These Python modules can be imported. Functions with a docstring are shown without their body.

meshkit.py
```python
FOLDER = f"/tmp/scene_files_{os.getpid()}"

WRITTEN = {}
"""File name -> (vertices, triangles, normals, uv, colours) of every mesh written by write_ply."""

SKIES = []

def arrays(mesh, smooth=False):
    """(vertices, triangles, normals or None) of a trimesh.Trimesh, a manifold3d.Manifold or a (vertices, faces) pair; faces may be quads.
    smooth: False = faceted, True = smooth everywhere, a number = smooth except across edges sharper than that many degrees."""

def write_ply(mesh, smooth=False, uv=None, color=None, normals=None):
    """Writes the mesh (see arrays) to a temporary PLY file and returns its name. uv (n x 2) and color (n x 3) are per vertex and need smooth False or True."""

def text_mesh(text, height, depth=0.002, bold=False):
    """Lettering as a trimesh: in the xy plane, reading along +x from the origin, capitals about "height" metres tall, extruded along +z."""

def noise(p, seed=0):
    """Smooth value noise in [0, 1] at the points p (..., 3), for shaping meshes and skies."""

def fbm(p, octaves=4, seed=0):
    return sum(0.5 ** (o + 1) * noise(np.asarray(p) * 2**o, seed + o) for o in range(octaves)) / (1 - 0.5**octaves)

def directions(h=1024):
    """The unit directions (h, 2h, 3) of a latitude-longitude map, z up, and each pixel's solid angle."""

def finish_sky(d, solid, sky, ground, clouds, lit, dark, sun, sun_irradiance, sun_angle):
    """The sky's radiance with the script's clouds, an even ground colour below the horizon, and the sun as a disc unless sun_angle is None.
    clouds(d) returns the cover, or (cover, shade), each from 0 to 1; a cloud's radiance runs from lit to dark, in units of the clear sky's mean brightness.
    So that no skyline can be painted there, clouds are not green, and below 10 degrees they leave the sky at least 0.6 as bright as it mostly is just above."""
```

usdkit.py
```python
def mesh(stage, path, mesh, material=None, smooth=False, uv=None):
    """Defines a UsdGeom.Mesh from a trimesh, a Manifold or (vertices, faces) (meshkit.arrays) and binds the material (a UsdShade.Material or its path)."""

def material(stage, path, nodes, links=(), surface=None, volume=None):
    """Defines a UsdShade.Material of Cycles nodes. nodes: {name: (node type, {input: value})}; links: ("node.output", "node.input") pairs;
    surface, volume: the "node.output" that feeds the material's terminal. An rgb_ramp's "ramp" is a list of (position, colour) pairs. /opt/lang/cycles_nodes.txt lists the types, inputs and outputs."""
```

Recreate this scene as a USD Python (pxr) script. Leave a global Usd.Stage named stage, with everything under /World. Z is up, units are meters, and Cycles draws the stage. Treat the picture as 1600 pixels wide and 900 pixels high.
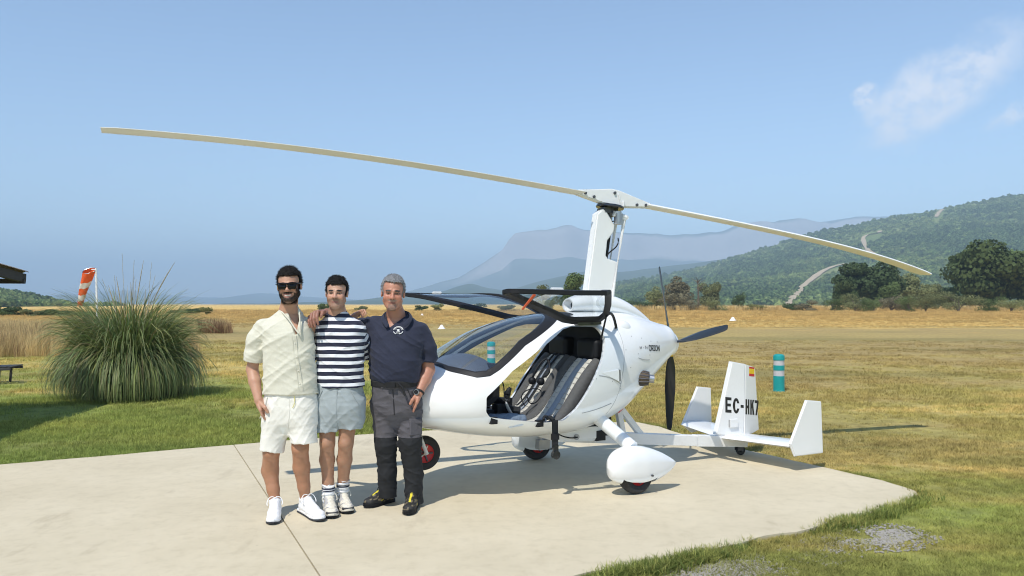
import math, random
import numpy as np, trimesh, manifold3d as m3
from shapely.geometry import Polygon, Point, box as sbox
from shapely.ops import unary_union
import meshkit, usdkit
from pxr import Usd, UsdGeom, UsdShade, UsdLux, Gf, Sdf, Vt

stage = Usd.Stage.CreateInMemory()
UsdGeom.SetStageUpAxis(stage, UsdGeom.Tokens.z)
UsdGeom.SetStageMetersPerUnit(stage, 1.0)
UsdGeom.Xform.Define(stage, '/World')
stage.SetDefaultPrim(stage.GetPrimAtPath('/World'))
rng = np.random.default_rng(7)

# ------------------------------------------------------------------ camera, sky, sun, exposure
FPX, EYE, HOR = 1232.0, 1.54, 475.0          # focal length in pixels of a 1600 px wide picture, eye height, horizon row
cam = UsdGeom.Camera.Define(stage, '/World/Camera')
cam.CreateHorizontalApertureAttr(36.0); cam.CreateVerticalApertureAttr(20.25)
cam.CreateFocalLengthAttr(36.0 * FPX / 1600)
cam.CreateVerticalApertureOffsetAttr(36.0 * (HOR - 450) / 1600)
cam.CreateClippingRangeAttr(Gf.Vec2f(0.05, 60000))
cam.CreateExposureAttr(EXPOSURE := 0.68)
cam.AddTranslateOp().Set(Gf.Vec3d(0, 0, EYE)); cam.AddRotateXOp().Set(90.0)

SUN = np.array([-0.30, -0.60, 1.0]); SUN /= np.linalg.norm(SUN)
ELEV, ROT = math.asin(SUN[2]), math.atan2(SUN[0], SUN[1])
sun = UsdLux.DistantLight.Define(stage, '/World/Sun')
sun.CreateIntensityAttr(0.80); sun.CreateAngleAttr(0.53); sun.CreateColorAttr(Gf.Vec3f(1.0, 0.95, 0.87))
sun.GetPrim().CreateAttribute('inputs:normalize', Sdf.ValueTypeNames.Bool).Set(True)
sun.AddTransformOp().Set(Gf.Matrix4d(1).SetRotate(Gf.Rotation(Gf.Vec3d(0, 0, 1), Gf.Vec3d(*SUN.tolist()))))
sky = UsdLux.DomeLight.Define(stage, '/World/sky')

def cloud_nodes():
    """The clear sky, with a few thin clouds in the direction where the photograph shows them."""
    n = {'tc': ('texture_coordinate', {}),
         'sky': ('sky_texture', {'sky_type': 'single_scattering', 'sun_disc': False, 'sun_elevation': ELEV, 'sun_rotation': ROT,
                                 'altitude': 300.0, 'air_density': 1.0, 'aerosol_density': 0.15, 'ozone_density': 1.3}),
         'bg': ('background_shader', {'strength': 0.12})}
    l = []
    prev = 'sky.color'
    # (pixel x, pixel y, half length, half height, tilt) of each cloud
    for i, (px, py, a, b, tilt, amt) in enumerate([(1470, 138, 0.100, 0.040, 0.55, .85), (1350, 152, 0.017, 0.014, 0.9, .85), (1580, 178, 0.03, 0.012, 0.5, .6), (1418, 196, .045, .018, .35, .45)]):
        d = np.array([(px - 800) / FPX, 1.0, (HOR - py) / FPX]); d /= np.linalg.norm(d)
        r = np.cross(d, [0, 0, 1]); r /= np.linalg.norm(r); u = np.cross(r, d)
        e1 = math.cos(tilt) * r + math.sin(tilt) * u; e2 = -math.sin(tilt) * r + math.cos(tilt) * u
        k = f'c{i}'
        n[k + 'n'] = ('noise_texture', {'scale': 40.0 if i else 22.0, 'detail': 7.0, 'roughness': 0.6, 'distortion': 0.2})
        l.append(('tc.generated', k + 'n.vector'))
        n[k + 'w'] = ('vector_math', {'math_type': 'subtract', 'vector2': (.5, .5, .5)}); l.append((k + 'n.color', k + 'w.vector1'))
        n[k + 's'] = ('vector_math', {'math_type': 'scale', 'scale': 0.045 if not i else .02}); l.append((k + 'w.vector', k + 's.vector1'))
        n[k + 'd'] = ('vector_math', {'math_type': 'add'}); l += [('tc.generated', k + 'd.vector1'), (k + 's.vector', k + 'd.vector2')]
        for j, (e, h) in enumerate(((e1, a), (e2, b))):
            n[f'{k}p{j}'] = ('vector_math', {'math_type': 'dot_product', 'vector2': tuple((e / h).tolist())}); l.append((k + 'd.vector', f'{k}p{j}.vector1'))
            n[f'{k}q{j}'] = ('math', {'math_type': 'multiply'}); l += [(f'{k}p{j}.value', f'{k}q{j}.value1'), (f'{k}p{j}.value', f'{k}q{j}.value2')]
        n[k + 'f'] = ('vector_math', {'math_type': 'dot_product', 'vector2': tuple(d.tolist())}); l.append(('tc.generated', k + 'f.vector1'))
        n[k + 'g'] = ('math', {'math_type': 'greater_than', 'value2': 0.5}); l.append((k + 'f.value', k + 'g.value1'))
        n[k + 'r'] = ('math', {'math_type': 'add'}); l += [(f'{k}q0.value', k + 'r.value1'), (f'{k}q1.value', k + 'r.value2')]
        n[k + 'm'] = ('map_range', {'range_type': 'smoothstep', 'from_min': 1.3, 'from_max': 0.1, 'to_min': 0.0, 'to_max': amt, 'clamp': True}); l.append((k + 'r.value', k + 'm.value'))
        n[k + 'h'] = ('map_range', {'range_type': 'smoothstep', 'from_min': .36, 'from_max': .62, 'to_min': .15, 'to_max': 1.0, 'clamp': True}); l.append((k + 'n.fac', k + 'h.value'))
        n[k + 'a'] = ('math', {'math_type': 'multiply'}); l += [(k + 'm.result', k + 'a.value1'), (k + 'h.result', k + 'a.value2')]
        n[k + 'b'] = ('math', {'math_type': 'multiply'}); l += [(k + 'a.value', k + 'b.value1'), (k + 'g.value', k + 'b.value2')]
        n[k + 'x'] = ('mix', {'color2': (5.6, 5.6, 5.9)}); l += [(k + 'b.value', k + 'x.fac'), (prev, k + 'x.color1')]
        prev = k + 'x.color'
    l.append((prev, 'bg.color'))
    return n, l
_n, _l = cloud_nodes()
skymat = usdkit.material(stage, '/World/Looks/sky_look', _n, _l, surface='bg.background')
UsdShade.MaterialBindingAPI.Apply(sky.GetPrim()).Bind(skymat)
sky.GetPrim().SetCustomDataByKey('kind', 'structure')
for _k, _v in (('label', 'hazy blue summer sky with a thin cloud at upper right'), ('category', 'sky')): sky.GetPrim().SetCustomDataByKey(_k, _v)

# ------------------------------------------------------------------ helpers
def at(px, py, Y):
    """The world point at depth Y that stands at pixel (px, py) of the 1600 x 900 photograph."""
    return np.array([(px - 800) / FPX * Y, Y, EYE + (HOR - py) / FPX * Y])
def ground(px, py, z=0.0):
    Y = (EYE - z) * FPX / (py - HOR)
    return np.array([(px - 800) / FPX * Y, Y, z])
_used = {}
def _name(parent, name):
    k = (parent, name); n = _used.get(k, 0); _used[k] = n + 1
    return f'{parent}/{name}' + (f'_{n:03d}' if n else '')
def tag(p, label=None, cat=None, group=None, kind=None):
    for k, v in (('label', label), ('category', cat), ('group', group), ('kind', kind)):
        if v: p.SetCustomDataByKey(k, v)
    return p
def path(o):
    return '/World' if o is None else str(o.GetPath())
def thing(name, label, cat, loc=(0, 0, 0), rotz=0.0, group=None, kind=None, parent=None):
    x = UsdGeom.Xform.Define(stage, _name(path(parent), name))
    x.AddTranslateOp().Set(Gf.Vec3d(*map(float, loc))); x.AddRotateZOp().Set(float(rotz))
    return tag(x.GetPrim(), label, cat, group, kind)
def obj(name, mesh, mat, parent=None, smooth=30, label=None, cat=None, group=None, kind=None, tint=None, scal=None):
    m = usdkit.mesh(stage, _name(path(parent), name), mesh, mat, True if (tint is not None or scal is not None) else smooth)
    api = UsdGeom.PrimvarsAPI(m)
    if tint is not None:
        api.CreatePrimvar('tint', Sdf.ValueTypeNames.Color3fArray, 'vertex').Set(Vt.Vec3fArray.FromNumpy(np.asarray(tint, np.float32)))
    if scal is not None:
        api.CreatePrimvar('band', Sdf.ValueTypeNames.FloatArray, 'vertex').Set(Vt.FloatArray.FromNumpy(np.asarray(scal, np.float32)))
    return tag(m.GetPrim(), label, cat, group, kind)
def copy_of(src, name, loc, rotz, label=None, scale=1.0):
    was = src.GetCustomData()
    x = UsdGeom.Xform.Define(stage, _name('/World', name))
    p = x.GetPrim(); p.GetReferences().AddInternalReference(src.GetPath())
    x.ClearXformOpOrder()
    x.AddTranslateOp().Set(Gf.Vec3d(*map(float, loc))); x.AddRotateZOp().Set(float(rotz))
    p.SetInstanceable(True)
    return tag(p, label or was.get('label'), was['category'], was.get('group'))
cat_ = trimesh.util.concatenate
def T(v, f): return trimesh.Trimesh(np.asarray(v, float), np.asarray(f), process=False)
def box(x0, x1, y0, y1, z0, z1):
    b = trimesh.creation.box([abs(x1 - x0), abs(y1 - y0), abs(z1 - z0)]); b.apply_translation([(x0 + x1) / 2, (y0 + y1) / 2, (z0 + z1) / 2]); return b
def tube(pts, r, sides=8):
    """Closed tube along a polyline; r may vary."""
    p = np.asarray(pts, float); r = np.broadcast_to(np.asarray(r, float), (len(p),))
    t = np.gradient(p, axis=0); t /= np.linalg.norm(t, axis=1, keepdims=True) + 1e-12
    a = np.cross(t, [0, 0, 1.0]); bad = np.linalg.norm(a, axis=1) < .15
    a[bad] = np.cross(t[bad], [1.0, 0, 0]); a /= np.linalg.norm(a, axis=1, keepdims=True)
    b = np.cross(t, a); g = np.arange(sides) * 2 * np.pi / sides
    v = p[:, None] + r[:, None, None] * (np.cos(g)[None, :, None] * a[:, None] + np.sin(g)[None, :, None] * b[:, None])
    n = len(p); i, j = np.meshgrid(np.arange(n - 1), np.arange(sides), indexing='ij'); k = (j + 1) % sides
    f = np.concatenate([np.stack([i*sides+j, i*sides+k, (i+1)*sides+k], -1).reshape(-1, 3), np.stack([i*sides+j, (i+1)*sides+k, (i+1)*sides+j], -1).reshape(-1, 3)])
    v = np.vstack([v.reshape(-1, 3), p[0], p[-1]]); c0, c1 = n*sides, n*sides+1; q = np.arange(sides); q2 = (q+1) % sides
    f = np.vstack([f, np.stack([np.full(sides, c0), q2, q], 1), np.stack([np.full(sides, c1), (n-1)*sides+q, (n-1)*sides+q2], 1)])
    return T(v, f)
def spline(pts, n=24):
    from scipy.interpolate import CubicSpline
    p = np.asarray(pts, float); d = np.r_[0, np.cumsum(np.linalg.norm(np.diff(p, axis=0), axis=1))]
    return CubicSpline(d, p)(np.linspace(0, d[-1], n))
def lathe(profile, sides=24, c=(0, 0, 0)):
    m = trimesh.creation.revolve(np.asarray(profile, float), sections=sides); m.apply_translation(c); return m
def manifold(m):
    return m3.Manifold(m3.Mesh(vert_properties=np.asarray(m.vertices, np.float32), tri_verts=np.asarray(m.faces, np.uint32)))
def tm(man):
    k = man.to_mesh(); return T(k.vert_properties[:, :3], k.tri_verts)
def extrude(poly, h):
    return trimesh.creation.extrude_polygon(poly, h, engine='earcut')
def slab_round(poly, t, r=.006):
    """A plate of outline poly and thickness t with its rim chamfered."""
    parts = []
    cs = lambda q: m3.CrossSection([np.asarray(q.exterior.coords)[:-1]] + [np.asarray(i.coords)[:-1] for i in q.interiors], m3.FillRule.EvenOdd)
    a = m3.Manifold.extrude(cs(poly), t - 2 * r).translate([0, 0, r])
    inn = poly.buffer(-r, join_style=2)
    b = m3.Manifold.extrude(cs(inn), t) if inn.geom_type == 'Polygon' and not inn.is_empty else a
    return tm(a + b)

# ------------------------------------------------------------------ materials
LOOK = '/World/Looks/'
def mat(name, col, rough=.5, var=.10, scale=6.0, bump=0.0, bscale=80.0, metallic=0.0, coat=0.0, spec=.5, detail=5.0, sheen=0.0, stretch=None, sub=0.0, trans=0.0):
    c = np.asarray(col, float)
    n = {'tc': ('texture_coordinate', {}), 'no': ('noise_texture', {'scale': scale, 'detail': detail, 'roughness': .6}),
         'ra': ('rgb_ramp', {'ramp': [(.25, tuple((c * (1 - var)).tolist())), (.75, tuple(np.minimum(c * (1 + var), .95).tolist()))]}),
         'p': ('principled_bsdf', {'roughness': rough, 'metallic': metallic, 'coat_weight': coat, 'specular_ior_level': spec, 'sheen_weight': sheen, 'subsurface_weight': sub, 'subsurface_scale': .004})}
    l = [('no.fac', 'ra.fac'), ('ra.color', 'p.base_color')]
    if stretch: n['mp'] = ('mapping', {'scale': stretch}); l += [('tc.object', 'mp.vector'), ('mp.vector', 'no.vector')]
    else: l.append(('tc.object', 'no.vector'))
    if bump:
        n['bn'] = ('noise_texture', {'scale': bscale, 'detail': 4.0, 'roughness': .65}); n['bu'] = ('bump', {'strength': bump, 'distance': .01})
        l += [('tc.object', 'bn.vector'), ('bn.fac', 'bu.height'), ('bu.normal', 'p.normal')]
    surf = 'p.BSDF'
    if trans:
        n['tr'] = ('translucent_bsdf', {}); n['mx'] = ('mix_closure', {'fac': trans}); l += [('ra.color', 'tr.color'), ('p.BSDF', 'mx.closure1'), ('tr.BSDF', 'mx.closure2')]; surf = 'mx.closure'
    return usdkit.material(stage, LOOK + name, n, l, surface=surf)
def glass(name, tint=(.8, .86, .9), lift=.04):
    n = {'ge': ('geometry', {}), 'iv': ('math', {'math_type': 'subtract', 'value1': 1.0}), 'ml': ('math', {'math_type': 'multiply'}), 'f': ('fresnel', {'IOR': 1.5}), 'a': ('math', {'math_type': 'add', 'value2': lift}), 't': ('transparent_bsdf', {'color': tint}), 'g': ('glossy_bsdf', {'color': (1, 1, 1), 'roughness': .02}), 'm': ('mix_closure', {})}
    return usdkit.material(stage, LOOK + name, n, [('f.fac', 'a.value1'), ('ge.backfacing', 'iv.value2'), ('a.value', 'ml.value1'), ('iv.value', 'ml.value2'), ('ml.value', 'm.fac'), ('t.BSDF', 'm.closure1'), ('g.BSDF', 'm.closure2')], surface='m.closure')
def tinted(name, rough=.5, var=.12, scale=40.0, sub=0.0, bump=0.0, spec=.5, bscale=200.):
    """Colour from the mesh's own 'tint' primvar, with a little noise."""
    n = {'at': ('attribute', {'attribute': 'tint'}), 'tc': ('texture_coordinate', {}), 'no': ('noise_texture', {'scale': scale, 'detail': 4.0}),
         'mr': ('map_range', {'from_min': .2, 'from_max': .8, 'to_min': 1 - var, 'to_max': 1 + var}), 'mu': ('vector_math', {'math_type': 'scale'}),
         'p': ('principled_bsdf', {'roughness': rough, 'subsurface_weight': sub, 'subsurface_scale': .004, 'specular_ior_level': spec})}
    l = [('tc.object', 'no.vector'), ('no.fac', 'mr.value'), ('at.color', 'mu.vector1'), ('mr.result', 'mu.scale'), ('mu.vector', 'p.base_color')]
    if bump:
        n['bn'] = ('noise_texture', {'scale': bscale, 'detail': 4.0}); n['bu'] = ('bump', {'strength': bump, 'distance': .004})
        l += [('tc.object', 'bn.vector'), ('bn.fac', 'bu.height'), ('bu.normal', 'p.normal')]
    return usdkit.material(stage, LOOK + name, n, l, surface='p.BSDF')
def striped(name, c1, c2, duty, rough=.85):
    """Woven stripes along the mesh's own 'band' coordinate (one unit per stripe pair)."""
    n = {'at': ('attribute', {'attribute': 'band'}), 'fr': ('math', {'math_type': 'fraction'}), 'cm': ('math', {'math_type': 'less_than', 'value2': duty}),
         'mx': ('mix', {'color1': c1, 'color2': c2}), 'p': ('principled_bsdf', {'roughness': rough, 'sheen_weight': .1}),
         'tc': ('texture_coordinate', {}), 'bn': ('noise_texture', {'scale': 500.0}), 'bu': ('bump', {'strength': .25, 'distance': .002})}
    l = [('at.fac', 'fr.value1'), ('fr.value', 'cm.value1'), ('cm.value', 'mx.fac'), ('mx.color', 'p.base_color'), ('tc.object', 'bn.vector'), ('bn.fac', 'bu.height'), ('bu.normal', 'p.normal')]
    return usdkit.material(stage, LOOK + name, n, l, surface='p.BSDF')

WHITE = mat('white_gelcoat', (.80, .80, .79), .22, .03, 3.0, coat=.5)
WHITEM = mat('white_painted_metal', (.76, .76, .75), .32, .05, 5.0)
BLADE = mat('blade_paint', (.80, .80, .80), .35, .06, 3.0)
BLACKRUB = mat('black_rubber', (.012, .012, .014), .55, .15, 20., bump=.1, spec=.3)
BLACKGLOSS = mat('black_gloss', (.012, .014, .018), .18, .1, 8., coat=.5)
CARBON = mat('prop_black', (.012, .014, .017), .35, .15, 10., coat=.4)
LINING = mat('cabin_lining', (.02, .021, .024), .8, .2, 12.)
STEEL = mat('steel', (.45, .45, .46), .35, .1, 15., metallic=1.0)
DARKSTEEL = mat('dark_steel', (.12, .12, .13), .45, .2, 25., metallic=.8)
TYRE = mat('tyre_rubber', (.022, .022, .023), .75, .2, 30., bump=.25, bscale=120.)
REDHUB = mat('red_hub', (.55, .03, .03), .4, .1, 9.)
GLASS = glass('canopy_glass', (.93, .955, .975), .05)
DOORGLASS = glass('door_glass', (.93, .95, .96), .02)
SEATGREY = mat('seat_dark_grey', (.11, .105, .10), .9, .15, 40., bump=.3, bscale=300.)
SEATBEIGE = mat('seat_beige', (.62, .58, .50), .9, .08, 50., bump=.3, bscale=300.)
SEATBLUE = mat('seat_blue_grey', (.34, .37, .42), .9, .1, 50., bump=.3, bscale=300.)
DENIM = mat('denim', (.17, .22, .29), .9, .25, 60., bump=.4, bscale=300.)
STRAPB = mat('black_webbing', (.015, .015, .016), .8, .15, 60.)
INK = mat('black_lettering', (.012, .012, .012), .5, .05)
GREYINK = mat('grey_lettering', (.10, .10, .11), .5, .05)
RED = mat('flag_red', (.55, .02, .025), .45, .05); YELLOW = mat('flag_yellow', (.85, .55, .01), .45, .05)
RUST = mat('rusty_heat_shield', (.10, .075, .05), .6, .4, 40., metallic=.4)
ORANGE = mat('orange_cloth', (.80, .13, .03), .8, .12, 6., trans=.25)
REDCLOTH = mat('orange_webbing', (.55, .10, .04), .8, .1)
WCLOTH = mat('white_cloth', (.78, .74, .66), .8, .06, 6., trans=.25)
TEAL = mat('teal_plastic', (.006, .27, .27), .4, .1, 8.)
REFLECT = mat('grey_reflective_band', (.48, .47, .50), .35, .08, 30.)
CONEW = mat('white_marker_plastic', (.80, .78, .76), .5, .05)
# MORE
# ------------------------------------------------------------------ concrete pad and ground
def rough_edge(pts, amp=.03, step=.12, seed=1):
    out = []
    for a, b in zip(pts[:-1], pts[1:]):
        a, b = np.asarray(a), np.asarray(b); n = max(2, int(np.linalg.norm(b - a) / step))
        for i in range(n): out.append(a + (b - a) * i / n)
    out = np.array(out + [np.asarray(pts[-1])])
    q = np.c_[out * 2.2, np.zeros(len(out))]
    q2 = np.c_[out * 9, np.zeros(len(out))]
    d = np.stack([meshkit.noise(q, seed) - .5, meshkit.noise(q, seed + 5) - .5], 1) * 2 * amp + np.stack([meshkit.noise(q2, seed + 9) - .5, meshkit.noise(q2, seed + 11) - .5], 1) * amp
    return out + d
FAR_EDGE = [ground(*p)[:2] for p in [(0, 726), (200, 709), (362, 695), (560, 679), (760, 668), (900, 661), (992, 659), (1028, 666), (1072, 680), (1170, 704), (1240, 720), (1300, 733), (1380, 750), (1432, 766)]]
NEAR_EDGE = [ground(*p)[:2] for p in [(1440, 774), (1405, 790), (1340, 806), (1240, 830), (1100, 857), (1010, 878), (900, 902), (800, 935)]]
left = (np.array(FAR_EDGE[0]) - np.array(FAR_EDGE[2])); left = np.array(FAR_EDGE[0]) + left * 3
ring = np.vstack([[left, ], rough_edge([left] + FAR_EDGE, .02), rough_edge(NEAR_EDGE, .045, seed=4), [[0.6, 2.2], [0.2, -3], [-12, -3]]])
PAD = Polygon(ring).buffer(0)
J0, J1 = ground(362, 690)[:2], ground(500, 900)[:2]
jd = (J1 - J0) / np.linalg.norm(J1 - J0); jn = np.array([jd[1], -jd[0]])
joint = Polygon([J0 - jd * 9 - jn * .005, J0 - jd * 9 + jn * .005, J1 + jd * 9 + jn * .005, J1 + jd * 9 - jn * .005])
def concrete():
    n = {'g': ('geometry', {}), 'n1': ('noise_texture', {'scale': .9, 'detail': 7.0, 'roughness': .62}), 'n2': ('noise_texture', {'scale': 9.0, 'detail': 6.0, 'roughness': .7}),
         'mp': ('mapping', {'scale': (1.0, .28, 1.0), 'rotation': (0, 0, .5)}), 'n3': ('noise_texture', {'scale': 3.2, 'detail': 5.0, 'roughness': .6}),
         'r1': ('rgb_ramp', {'ramp': [(.28, (.51, .445, .315)), (.5, (.565, .495, .355)), (.72, (.61, .54, .395))]}),
         'r2': ('rgb_ramp', {'ramp': [(.2, (.86, .85, .83)), (.5, (1, 1, 1)), (.8, (1.05, 1.05, 1.05))]}),
         'r3': ('rgb_ramp', {'ramp': [(.0, (1, 1, 1)), (.62, (1, 1, 1)), (.72, (.84, .83, .82)), (1, (.8, .79, .78))]}),
         'm1': ('mix', {'mix_type': 'multiply', 'fac': 1.0}), 'm2': ('mix', {'mix_type': 'multiply', 'fac': .95}),
         'vo': ('voronoi_texture', {'scale': 2.1, 'randomness': 1.0}), 'vm': ('map_range', {'from_min': .0, 'from_max': .022, 'to_min': .45, 'to_max': 1.0, 'clamp': True}), 'vs': ('vector_math', {'math_type': 'scale'}),
         'n4': ('noise_texture', {'scale': 160.0, 'detail': 4.0}), 'bu': ('bump', {'strength': .22, 'distance': .006}), 'p': ('principled_bsdf', {'roughness': .85, 'specular_ior_level': .25})}
    l = [('g.position', 'n1.vector'), ('g.position', 'n2.vector'), ('g.position', 'mp.vector'), ('mp.vector', 'n3.vector'), ('g.position', 'n4.vector'), ('g.position', 'vo.vector'),
         ('n1.fac', 'r1.fac'), ('n2.fac', 'r2.fac'), ('n3.fac', 'r3.fac'), ('r1.color', 'm1.color1'), ('r2.color', 'm1.color2'), ('m1.color', 'm2.color1'), ('r3.color', 'm2.color2'),
         ('vo.distance', 'vm.value'), ('m2.color', 'vs.vector1'), ('vm.result', 'vs.scale'), ('vs.vector', 'p.base_color'), ('n4.fac', 'bu.height'), ('bu.normal', 'p.normal')]
    return usdkit.material(stage, LOOK + 'concrete', n, l, surface='p.BSDF')
CONC = concrete()
pad = thing('concrete_pad', 'cream concrete parking pad under the aircraft and the three men', 'concrete pad', kind='structure')
for g in PAD.difference(joint).geoms:
    m = extrude(g.simplify(.004), .14); m.apply_translation([0, 0, -.14]); obj('slab', m, CONC, pad, smooth=False)
DIRT = mat('joint_dirt', (.12, .10, .07), .95, .3, 30.)

def grass_nodes(blade):
    """Lawn, dry turf and straw by place: the same map colours the ground sheet and the blades that stand on it."""
    n = {'g': ('geometry', {}), 'sx': ('separate_xyz', {}), 'mp': ('mapping', {'scale': (.35, 1.0, 1.0)}),
         'na': ('noise_texture', {'scale': .10, 'detail': 5.0, 'roughness': .6}), 'nb': ('noise_texture', {'scale': .55, 'detail': 5.0, 'roughness': .62}), 'nc': ('noise_texture', {'scale': 7.0, 'detail': 5.0, 'roughness': .7}),
         'nw': ('math', {'math_type': 'multiply_add', 'value2': 30.0, 'value3': -15.0}), 'nw2': ('math', {'math_type': 'multiply_add', 'value2': 42.0, 'value3': -21.0}),
         # dryness grows with the distance from the pad and towards the right
         'xm': ('map_range', {'from_min': -3.0, 'from_max': 5.0, 'to_min': -3.0, 'to_max': 5.0, 'clamp': True}), 'xr': ('math', {'math_type': 'multiply', 'value2': 1.7}), 'y0': ('math', {'math_type': 'add'}), 'y1': ('math', {'math_type': 'add'}), 'y2': ('math', {'math_type': 'add'}),
         'rr': ('map_range', {'from_min': 0.0, 'from_max': 100.0, 'to_min': 0.0, 'to_max': 1.0, 'clamp': True}),
         'ra': ('rgb_ramp', {'ramp': [(.0, (.24, .29, .075)), (.08, (.31, .33, .085)), (.12, (.40, .35, .105)), (.15, (.58, .44, .16)), (.19, (.40, .34, .11)), (.27, (.42, .32, .12)), (.36, (.36, .27, .115)), (.46, (.42, .32, .12)), (.56, (.37, .275, .115)), (.66, (.62, .42, .13)), (1.0, (.68, .45, .14))]}),
         'ne': ('noise_texture', {'scale': .16, 'detail': 5.0, 'roughness': .6}), 'nm': ('map_range', {'range_type': 'smoothstep', 'from_min': .47, 'from_max': .62, 'to_min': 0.0, 'to_max': .62, 'clamp': True}), 'mo': ('mix', {'color2': (.23, .20, .075)}),
         'rc': ('map_range', {'from_min': .25, 'from_max': .75, 'to_min': .62, 'to_max': 1.38}), 'mu': ('vector_math', {'math_type': 'scale'}),
         'p': ('principled_bsdf', {'roughness': .85, 'specular_ior_level': .15})}
    l = [('g.position', 'sx.vector'), ('g.position', 'mp.vector'), ('mp.vector', 'na.vector'), ('mp.vector', 'nb.vector'), ('g.position', 'nc.vector'),
         ('na.fac', 'nw.value1'), ('nb.fac', 'nw2.value1'), ('sx.x', 'xm.value'), ('xm.result', 'xr.value1'), ('sx.y', 'y0.value1'), ('xr.value', 'y0.value2'), ('y0.value', 'y1.value1'), ('nw.value', 'y1.value2'), ('y1.value', 'y2.value1'), ('nw2.value', 'y2.value2'),
         ('y2.value', 'rr.value'), ('rr.result', 'ra.fac'), ('nc.fac', 'rc.value'), ('mp.vector', 'ne.vector'), ('ne.fac', 'nm.value'), ('nm.result', 'mo.fac'), ('ra.color', 'mo.color1'), ('mo.color', 'mu.vector1'), ('rc.result', 'mu.scale'), ('mu.vector', 'p.base_color')]
    surf = 'p.BSDF'
    if blade:
        n['oi'] = ('object_info', {}); n['om'] = ('map_range', {'to_min': .8, 'to_max': 1.45}); n['o2'] = ('vector_math', {'math_type': 'scale'})
        l = [x for x in l if x != ('mu.vector', 'p.base_color')] + [('oi.random', 'om.value'), ('mu.vector', 'o2.vector1'), ('om.result', 'o2.scale'), ('o2.vector', 'p.base_color')]
        n['tr'] = ('translucent_bsdf', {}); n['mx'] = ('mix_closure', {'fac': .35}); l += [('o2.vector', 'tr.color'), ('p.BSDF', 'mx.closure1'), ('tr.BSDF', 'mx.closure2')]; surf = 'mx.closure'
    else:
        n['nd'] = ('noise_texture', {'scale': 22.0, 'detail': 5.0, 'roughness': .7}); n['bu'] = ('bump', {'strength': .9, 'distance': .05})
        l += [('g.position', 'nd.vector'), ('nd.fac', 'bu.height'), ('bu.normal', 'p.normal')]
    return usdkit.material(stage, LOOK + ('grass_blade' if blade else 'turf'), n, l, surface=surf)
TURF, BLADES = grass_nodes(False), grass_nodes(True)
GZ = -.03
def ground_sheet():
    xs = np.r_[-16000, -6000, -2000, -600, np.arange(-200, 201, 20.), 600, 2000, 6000, 16000]; ys = np.r_[-900, -200, -40, np.arange(0, 241, 20.), 600, 2000, 6000, 16000]
    X, Y = np.meshgrid(xs, ys, indexing='ij'); v = np.stack([X, Y, np.full_like(X, GZ)], -1).reshape(-1, 3); nx, ny = X.shape
    i, j = np.meshgrid(np.arange(nx - 1), np.arange(ny - 1), indexing='ij'); a = (i * ny + j).ravel()
    f = np.vstack([np.stack([a, a + ny, a + ny + 1], 1), np.stack([a, a + ny + 1, a + 1], 1)])
    return T(v, f)
obj('ground', ground_sheet(), TURF, None, smooth=False, kind='structure', label='mown airfield grass, green near the pad and dry beyond', cat='ground')

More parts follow.
